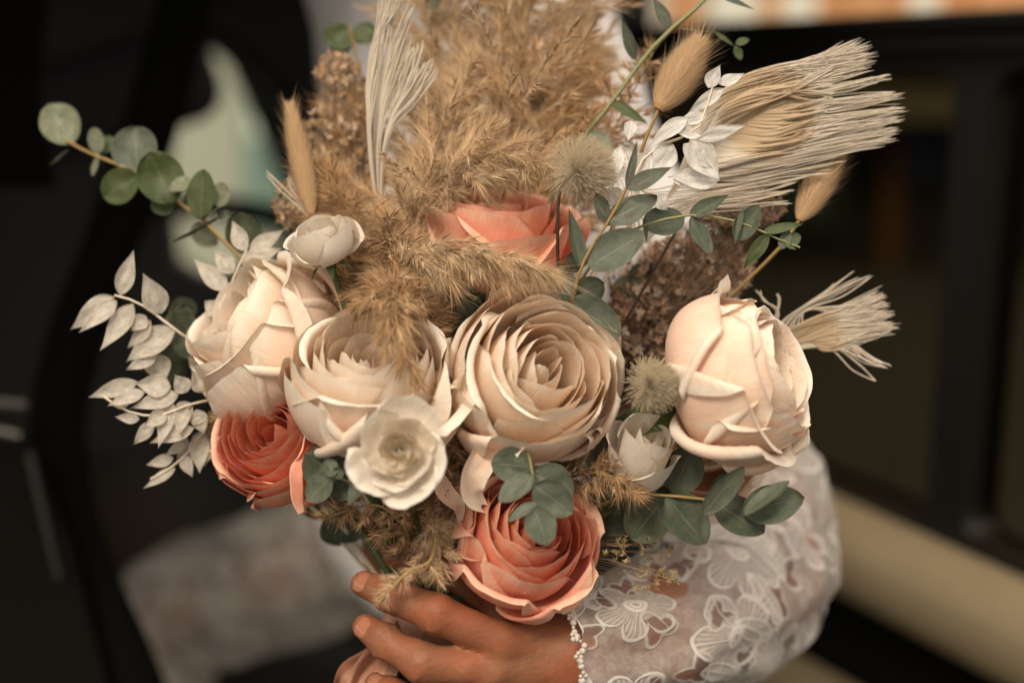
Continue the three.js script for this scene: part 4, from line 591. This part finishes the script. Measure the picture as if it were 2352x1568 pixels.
ru('dense bleached ruscus sprig hanging beside the coral rose', 0.63, [[236, 910], [289, 943], [360, 955], [450, 925], [560, 930, 0.65], [945, 1430, 0.66]], [[316, 877, 202, 913, 38], [332, 900, 245, 933, 36], [410, 905, 298, 938, 42], [392, 890, 308, 880, 52], [390, 915, 362, 1030, 42], [441, 927, 388, 972, 44], [355, 970, 306, 1021, 32], [320, 962, 262, 957, 24], [445, 982, 342, 1018, 36], [464, 950, 441, 976, 26], [430, 900, 400, 860, 40], [470, 900, 440, 850, 40], [380, 945, 330, 985, 34], [420, 930, 410, 1000, 38], [300, 925, 255, 930, 28], [450, 940, 470, 1000, 40]], 'ruscus', 3);
ru('lowest bleached ruscus sprig with narrow leaves under the coral rose', 0.64, [[345, 1100], [390, 1075], [440, 1030], [476, 985], [600, 1050, 0.66], [945, 1430, 0.66]], [[398, 1052, 334, 1068, 28], [402, 1075, 327, 1123, 24], [418, 1044, 442, 1096, 30], [429, 1005, 405, 1058, 32], [457, 993, 458, 1088, 44], [476, 1005, 468, 1073, 40], [488, 985, 486, 1060, 40], [440, 1030, 420, 1075, 26], [425, 1020, 380, 1045, 26], [470, 990, 440, 1050, 34], [495, 975, 500, 1040, 36]], 'ruscus', 4);
ru('bright white bleached ruscus sprig in front of the large feather', 0.60, [[1640, 190], [1600, 300], [1560, 318], [1490, 350], [1430, 470], [1380, 600, 0.62], [1150, 1000, 0.64], [968, 1430, 0.655]], [[1627, 202, 1655, 149, 34], [1652, 194, 1711, 168, 30], [1663, 202, 1574, 268, 30], [1580, 270, 1488, 340, 38], [1623, 263, 1548, 287, 30], [1612, 310, 1532, 294, 34], [1605, 320, 1720, 285, 32, { d0: 0.59 }], [1587, 324, 1654, 416, 64, { d0: 0.59 }], [1547, 331, 1498, 402, 54], [1652, 414, 1535, 406, 58, { d0: 0.595 }], [1490, 353, 1438, 420, 48], [1430, 382, 1452, 424, 40], [1425, 335, 1406, 434, 28], [1504, 450, 1534, 484, 38], [1450, 277, 1442, 326, 28], [1400, 430, 1410, 480, 56], [1570, 330, 1640, 390, 40, { d0: 0.592 }], [1560, 400, 1580, 430, 40]], 'ruscusW', 5);

// dried reeds
plume({ label: 'broad pale reed plume behind the tall feather', pts: [[960, 1430, 0.66], [985, 900, 0.69], [1015, 500, 0.7], [1030, 200, 0.705], [1035, -60, 0.71]], n: 200, bl: 0.044, sl: 0.010, sw: 0.0009, per: 10, hairs: 4, from: 0.5, spread: 0.8, droop: 0.15, pal: STRAWPALE, seed: 21, prof: (t) => 0.8 + 0.3 * Math.sin(Math.PI * t) });
plume({ label: 'broad pale reed plume whose tip meets the window seal', pts: [[960, 1430, 0.66], [1100, 900, 0.69], [1220, 480, 0.7], [1300, 200, 0.705], [1345, 0, 0.71]], n: 190, bl: 0.04, sl: 0.010, sw: 0.0009, per: 10, hairs: 4, from: 0.52, spread: 0.85, droop: 0.15, pal: STRAWPALE, seed: 22 });
plume({ label: 'reed plume filling the space under the pale statice', pts: [[955, 1430, 0.66], [870, 850, 0.68], [830, 550, 0.68], [810, 330, 0.69], [800, 160, 0.7]], n: 150, bl: 0.028, sl: 0.009, sw: 0.0009, per: 8, hairs: 5, from: 0.5, spread: 0.85, droop: 0.2, seed: 23 });
plume({ label: 'tall fluffy reed plume rising in front of the white bodice', pts: [[960, 1430, 0.655], [1020, 900, 0.67], [1110, 520, 0.675], [1165, 250, 0.68], [1195, 20, 0.685], [1215, -160, 0.69]], n: 230, bl: 0.05, sl: 0.012, sw: 0.001, per: 10, hairs: 4, pal: STRAWPALE, from: 0.5, spread: 0.75, droop: 0.15, seed: 1, prof: (t) => 0.75 + 0.4 * Math.sin(Math.PI * t) });
plume({ label: 'reed plume leaning out to the dark window seal above the seed head', pts: [[960, 1430, 0.655], [1080, 850, 0.665], [1180, 480, 0.668], [1270, 250, 0.672], [1340, 90, 0.68]], n: 190, bl: 0.042, sl: 0.010, sw: 0.0009, per: 10, hairs: 6, from: 0.5, spread: 0.85, droop: 0.15, seed: 2 });
plume({ label: 'sunlit reed plume bent sideways above the wide coral rose', pts: [[955, 1430, 0.655], [930, 950, 0.655], [925, 620, 0.645], [985, 430, 0.63], [1110, 362, 0.618], [1230, 362, 0.612], [1300, 392, 0.61]], n: 170, bl: 0.025, sl: 0.0092, sw: 0.00085, per: 8, hairs: 9, from: 0.5, spread: 0.75, droop: 0.3, pal: STRAWPALE, seed: 3 });
plume({ label: 'crisp reed plume drooping across the wide coral rose', pts: [[955, 1430, 0.65], [905, 950, 0.645], [905, 660, 0.62], [960, 572, 0.6], [1080, 575, 0.59], [1190, 595, 0.585], [1270, 625, 0.585]], n: 120, bl: 0.021, sl: 0.0095, sw: 0.0009, per: 6, hairs: 7, from: 0.5, spread: 0.8, droop: 0.45, pal: STRAWPALE, seed: 4, lean: [0.5, -0.4, 0.3] });
plume({ label: 'reed tip hanging over the front of a cream rose', pts: [[955, 1430, 0.65], [930, 1000, 0.64], [925, 720, 0.6], [905, 660, 0.58], [905, 700, 0.562], [920, 780, 0.556], [945, 850, 0.556]], n: 80, bl: 0.0125, sl: 0.0085, sw: 0.0009, per: 5, hairs: 4, from: 0.6, spread: 0.7, droop: 0.5, seed: 5, prof: (t) => 1.25 - 0.75 * t });
plume({ label: 'shaggy reed plume spreading above the spray rosebud', pts: [[955, 1430, 0.655], [880, 900, 0.655], [845, 600, 0.645], [800, 470, 0.64], [720, 390, 0.64]], n: 160, bl: 0.028, sl: 0.0095, sw: 0.0009, per: 8, hairs: 6, from: 0.52, spread: 0.9, droop: 0.2, seed: 6 });
plume({ label: 'thin reed plume pointing up beside the tall feather', pts: [[955, 1430, 0.655], [950, 900, 0.655], [965, 600, 0.65], [1000, 350, 0.645], [1060, 200, 0.645], [1090, 130, 0.645]], n: 140, bl: 0.026, sl: 0.009, sw: 0.0008, per: 8, hairs: 8, from: 0.5, spread: 0.75, droop: 0.2, pal: STRAWPALE, seed: 7 });
plume({ label: 'brown reed plume in the middle above the cream roses', pts: [[955, 1430, 0.65], [920, 900, 0.645], [900, 680, 0.625], [895, 600, 0.612], [890, 500, 0.605]], n: 170, bl: 0.021, sl: 0.009, sw: 0.001, per: 6, hairs: 4, from: 0.55, spread: 0.9, droop: 0.3, pal: STRAW.concat(BROWN), seed: 8 });
plume({ label: 'brown reed tuft reaching over the cream rose toward the rosebud', pts: [[955, 1430, 0.65], [940, 1000, 0.645], [935, 760, 0.61], [915, 670, 0.585], [860, 680, 0.578], [815, 700, 0.578]], n: 70, bl: 0.014, sl: 0.0088, sw: 0.00095, per: 5, hairs: 4, from: 0.58, spread: 0.8, droop: 0.4, pal: STRAW.concat(BROWN), seed: 9 });
plume({ label: 'dim reed plume behind the profile rose over the sleeve', pts: [[960, 1430, 0.66], [1200, 1050, 0.68], [1400, 800, 0.68], [1520, 650, 0.68], [1620, 540, 0.68]], n: 130, bl: 0.036, sl: 0.008, sw: 0.0009, per: 8, hairs: 2, from: 0.45, spread: 0.8, droop: 0.2, pal: STRAW.concat(BROWN), seed: 10 });
plume({ label: 'wispy reed tuft between the two open roses and the hand', pts: [[955, 1430, 0.64], [960, 1280, 0.63], [985, 1180, 0.61], [1020, 1080, 0.595], [1050, 1000, 0.59]], n: 60, bl: 0.014, sl: 0.006, sw: 0.0008, per: 6, hairs: 3, from: 0.3, spread: 1.0, droop: 0.15, pal: STRAW.concat(BROWN), seed: 11 });
plume({ label: 'thin dark reed sprig below the white spray rose', pts: [[955, 1430, 0.64], [950, 1300, 0.62], [920, 1200, 0.6], [860, 1160, 0.59], [740, 1190, 0.59]], n: 60, bl: 0.012, sl: 0.0055, sw: 0.0007, per: 6, hairs: 3, from: 0.25, spread: 1.0, droop: 0.1, pal: STRAW.concat(BROWN), seed: 12 });
plume({ label: 'pale reed sprig hanging over the fingers', pts: [[985, 1180, 0.6], [1000, 1230, 0.585], [985, 1290, 0.577], [940, 1310, 0.575], [900, 1350, 0.573], [868, 1385, 0.573]], n: 34, bl: 0.008, sl: 0.0048, sw: 0.0006, per: 4, hairs: 5, from: 0.05, spread: 1.0, droop: 0.2, pal: STRAWPALE, seed: 13 });
plume({ label: 'pale reed sprig brushing the coral rose beside the hand', pts: [[985, 1170, 0.605], [1000, 1220, 0.59], [1010, 1280, 0.582], [1005, 1330, 0.58]], n: 26, bl: 0.009, sl: 0.005, sw: 0.0006, per: 4, hairs: 5, from: 0.1, spread: 1.0, droop: 0.2, pal: STRAWPALE, seed: 14 });
plume({ label: 'dark reed tuft pointing at the half closed spray rose', pts: [[960, 1430, 0.65], [1200, 1180, 0.63], [1330, 1090, 0.605], [1410, 1095, 0.59], [1465, 1140, 0.585]], n: 50, bl: 0.012, sl: 0.008, sw: 0.0008, per: 5, hairs: 4, from: 0.55, spread: 0.6, droop: 0.25, pal: STRAW.concat(BROWN), seed: 15 });
plume({ label: 'sparse reed spray above the bunny tail by the window', pts: [[960, 1430, 0.66], [1150, 900, 0.67], [1330, 450, 0.66], [1430, 260, 0.655], [1500, 120, 0.65]], n: 46, bl: 0.02, sl: 0.009, sw: 0.001, per: 5, hairs: 4, from: 0.62, spread: 0.9, droop: 0.1, seed: 16 });
florets({ label: 'pale dried statice spray beside the tall feather', blobs: [[775, 165, 0.69, 48, 40, 70], [810, 230, 0.69, 60, 70, 90], [760, 330, 0.685, 60, 90, 130], [830, 390, 0.68, 60, 80, 110], [690, 470, 0.67, 60, 60, 110], [720, 400, 0.68, 40, 40, 60]], from: [900, 900, 0.67], seed: 1, pal: STRAWPALE.concat([[0.8, 0.66, 0.5], [0.5, 0.36, 0.25]]), size: 0.0034 });
florets({ label: 'brownish pink dried filler behind the profile rose', blobs: [[1600, 620, 0.668, 130, 80, 520], [1470, 760, 0.664, 80, 110, 380], [1690, 480, 0.655, 110, 45, 260]], from: [1250, 1100, 0.67], seed: 2, pal: [[0.66, 0.46, 0.32], [0.52, 0.34, 0.22], [0.8, 0.64, 0.5], [0.86, 0.74, 0.64], [0.42, 0.26, 0.16]], size: 0.0032 });
florets({ label: 'yellowish dried filler between coral rose and bleached leaves', blobs: [[510, 990, 0.645, 36, 60, 170], [1010, 950, 0.62, 50, 60, 240], [1040, 1060, 0.61, 40, 60, 160]], from: [850, 1200, 0.65], seed: 3, pal: [[0.56, 0.42, 0.22], [0.46, 0.31, 0.15], [0.62, 0.5, 0.3]], size: 0.002 });
florets({ label: 'sparse golden dried filler resting on the lace sleeve', blobs: [[1470, 1265, 0.615, 80, 35, 50], [1500, 1330, 0.6, 60, 26, 26]], from: [1150, 1250, 0.645], seed: 4, pal: [[0.42, 0.32, 0.14], [0.52, 0.4, 0.2], [0.33, 0.25, 0.1]], size: 0.0019 });
bunnyTail('upright bunny tail grass beside the large feather by the window', [1512, 252, 0.61], [1604, 104, 0.612], 92, [[1490, 300, 0.61], [1470, 360, 0.612], [1330, 700, 0.63], [965, 1430, 0.655]], 1);
bunnyTail('bunny tail grass below the large feather against the dark window', [1836, 506, 0.63], [1922, 350, 0.632], 74, [[1800, 560, 0.63], [1720, 640, 0.64], [1400, 950, 0.65], [970, 1430, 0.655]], 2);
bunnyTail('long bunny tail grass above the spray rosebud', [716, 490, 0.632], [666, 246, 0.632], 60, [[725, 560, 0.635], [790, 800, 0.65], [945, 1430, 0.655]], 3, 1);
seedHead('silky seed head nodding on a dark hooked stem', [1330, 392, 0.588], 76, 1, [[1306, 402, 0.588], [1286, 440, 0.588], [1281, 520, 0.588], [1282, 640, 0.6], [1278, 700, 0.63], [1260, 830, 0.66], [1100, 1150, 0.65], [968, 1430, 0.655]], [0.55, 0.05, 0.5]);
seedHead('silky seed head in front of the profile rose', [1498, 884, 0.575], 62, 2, [[1478, 893, 0.575], [1440, 915, 0.578], [1418, 942, 0.6], [1380, 1000, 0.645], [1250, 1100, 0.65], [968, 1430, 0.655]], [0.5, -0.1, 0.6]);
{ // dark bare twig crossing behind the seed head
  const P = [[1556, 525, 0.62], [1500, 625, 0.622], [1440, 730, 0.625], [1300, 950, 0.64], [970, 1430, 0.655]].map((p) => C(...p)), r = thing('bare_twig', 'dark bare twig slanting behind the cream rose', 'twig', P[4]); addW('stem', tube(P, 0.0006, 0.001, 30, 6), twigDark, r);
}
// bleached peacock feathers
{
  const e = C(1765, 255, 0.622);
  feather('large bleached peacock feather fanning out against the dark window', { seed: 1, shaft: [[1130, 1050, 0.65], [1350, 700, 0.635], [1480, 520, 0.628], [1600, 385, 0.624], [1690, 300, 0.622], [1760, 235, 0.622]], fans: [
    { part: 'vane', s: [0.69, 0.95], n: 330, mid: [[1605, 345, 0.622], [1628, 240, 0.62], [1690, 190, 0.62], [1760, 175, 0.62], [1800, 215, 0.621]], tip: [[1960, 100, 0.622], [1978, 92, 0.622], [1998, 112, 0.622], [2006, 138, 0.622], [1990, 160, 0.622]], clump: 12, gather: 0.75, jt: 26, jm: 9, w: 0.00095, wEnd: 0.3, eye: [e, 0.024] },
    { part: 'vane', s: [0.96, 0.76], n: 320, mid: [[1800, 222, 0.621], [1830, 280, 0.62], [1790, 345, 0.62], [1720, 380, 0.62], [1640, 405, 0.622]], tip: [[2055, 172, 0.622], [2085, 232, 0.622], [2078, 268, 0.622], [2066, 300, 0.622], [2058, 326, 0.622], [1955, 338, 0.622]], clump: 7, gather: 0.9, jt: 17, jm: 11, w: 0.00095, wEnd: 0.3, eye: [e, 0.024] },
    { part: 'vane', s: [0.76, 0.97], n: 70, mid: [[1625, 320, 0.619], [1660, 250, 0.618], [1725, 215, 0.618], [1785, 220, 0.619]], tip: [[1930, 140, 0.62], [1935, 165, 0.62], [1925, 195, 0.62], [1915, 225, 0.62]], clump: 30, gather: 0.2, jt: 22, jm: 8, w: 0.002, wEnd: 0.3, eye: [e, 0.024] },
    { part: 'vane', s: [0.78, 0.97], n: 70, mid: [[1655, 380, 0.619], [1715, 350, 0.618], [1775, 310, 0.618], [1800, 255, 0.619]], tip: [[1840, 345, 0.62], [1870, 315, 0.62], [1890, 275, 0.62], [1915, 235, 0.62]], clump: 30, gather: 0.2, jt: 22, jm: 8, w: 0.002, wEnd: 0.3, eye: [e, 0.024] },
    { part: 'loose_barbs', s: [0.5, 0.82], n: 34, mid: [[1560, 500, 0.626], [1640, 445, 0.624], [1720, 400, 0.622]], tip: [[1838, 462, 0.622], [1830, 420, 0.622], [1935, 385, 0.622], [1952, 352, 0.622]], clump: 5, gather: 0.9, jt: 10, w: 0.0007, wEnd: 0.6 },
    { part: 'loose_barbs', s: [0.45, 0.75], n: 16, mid: [[1440, 520, 0.63], [1480, 430, 0.628]], tip: [[1400, 400, 0.63], [1440, 330, 0.628], [1500, 310, 0.626]], clump: 6, gather: 0.5, jt: 20, w: 0.0008, wEnd: 0.6 }] });
  feather('small bleached feather sticking out behind the profile rose', { seed: 2, shaft: [[1200, 1120, 0.66], [1500, 950, 0.65], [1700, 850, 0.64], [1800, 800, 0.638], [1880, 755, 0.638]], fans: [
    { part: 'vane', s: [0.7, 0.97], n: 150, mid: [[1780, 775, 0.637], [1850, 745, 0.637], [1910, 740, 0.637], [1915, 770, 0.637], [1890, 805, 0.637]], tip: [[2030, 660, 0.638], [2045, 690, 0.638], [2062, 745, 0.638], [2050, 760, 0.638]], clump: 6, gather: 0.7, jt: 16, w: 0.001, wEnd: 0.35, eye: [C(1850, 780, 0.638), 0.02] },
    { part: 'loose_barbs', s: [0.72, 0.95], n: 14, mid: [[1800, 735, 0.637], [1850, 715, 0.637]], tip: [[1960, 620, 0.638], [2006, 626, 0.638], [1975, 708, 0.638]], clump: 2, gather: 0.9, jt: 10, w: 0.0007, wEnd: 0.7 },
    { part: 'loose_barbs', s: [0.85, 0.95], n: 12, mid: [[1900, 800, 0.637], [1960, 790, 0.637]], tip: [[2022, 878, 0.638], [2040, 848, 0.638], [2046, 838, 0.638]], clump: 2, gather: 0.9, jt: 10, w: 0.0007, wEnd: 0.7 },
    { part: 'loose_barbs', s: [0.78, 0.8], n: 4, mid: [[1785, 720, 0.637], [1790, 700, 0.637]], tip: [[1735, 655, 0.638], [1790, 670, 0.638]], clump: 1, gather: 0.9, jt: 8, w: 0.0007, wEnd: 0.9 }] });
  feather('tall narrow bleached feather standing in front of the white bodice', { seed: 3, shaft: [[950, 1430, 0.655], [900, 800, 0.645], [862, 400, 0.635], [858, 250, 0.63], [872, 100, 0.63]], fans: [
    { part: 'vane', s: [0.68, 0.9], n: 120, mid: [[848, 320, 0.629], [845, 200, 0.629], [850, 130, 0.629], [866, 90, 0.629]], tip: [[880, -10, 0.63], [900, -30, 0.63], [915, -40, 0.63], [940, -30, 0.63]], clump: 20, gather: 0.4, jt: 20, w: 0.001, wEnd: 0.4 },
    { part: 'vane', s: [0.68, 0.9], n: 60, mid: [[872, 320, 0.63], [882, 210, 0.63], [892, 120, 0.63]], tip: [[930, 130, 0.631], [935, 40, 0.631], [945, -10, 0.631]], clump: 20, gather: 0.3, jt: 20, w: 0.001, wEnd: 0.4 },
    { part: 'loose_barbs', s: [0.64, 0.8], n: 40, mid: [[885, 330, 0.63], [912, 235, 0.63]], tip: [[1005, 160, 0.632], [985, 120, 0.632], [960, 60, 0.632]], clump: 8, gather: 0.7, jt: 22, w: 0.001, wEnd: 0.8 }] });
  feather('thin split feather ends above the spray rosebud', { seed: 4, shaft: [[945, 1430, 0.66], [850, 800, 0.645], [770, 560, 0.638], [730, 500, 0.635]], fans: [{ part: 'loose_barbs', s: [0.9, 1], n: 8, mid: [[690, 480, 0.634], [705, 470, 0.634]], tip: [[606, 392, 0.634], [655, 398, 0.634]], clump: 1, gather: 0.95, jt: 6, w: 0.0007, wEnd: 0.6 }] });
}
renderer.render(scene, camera);
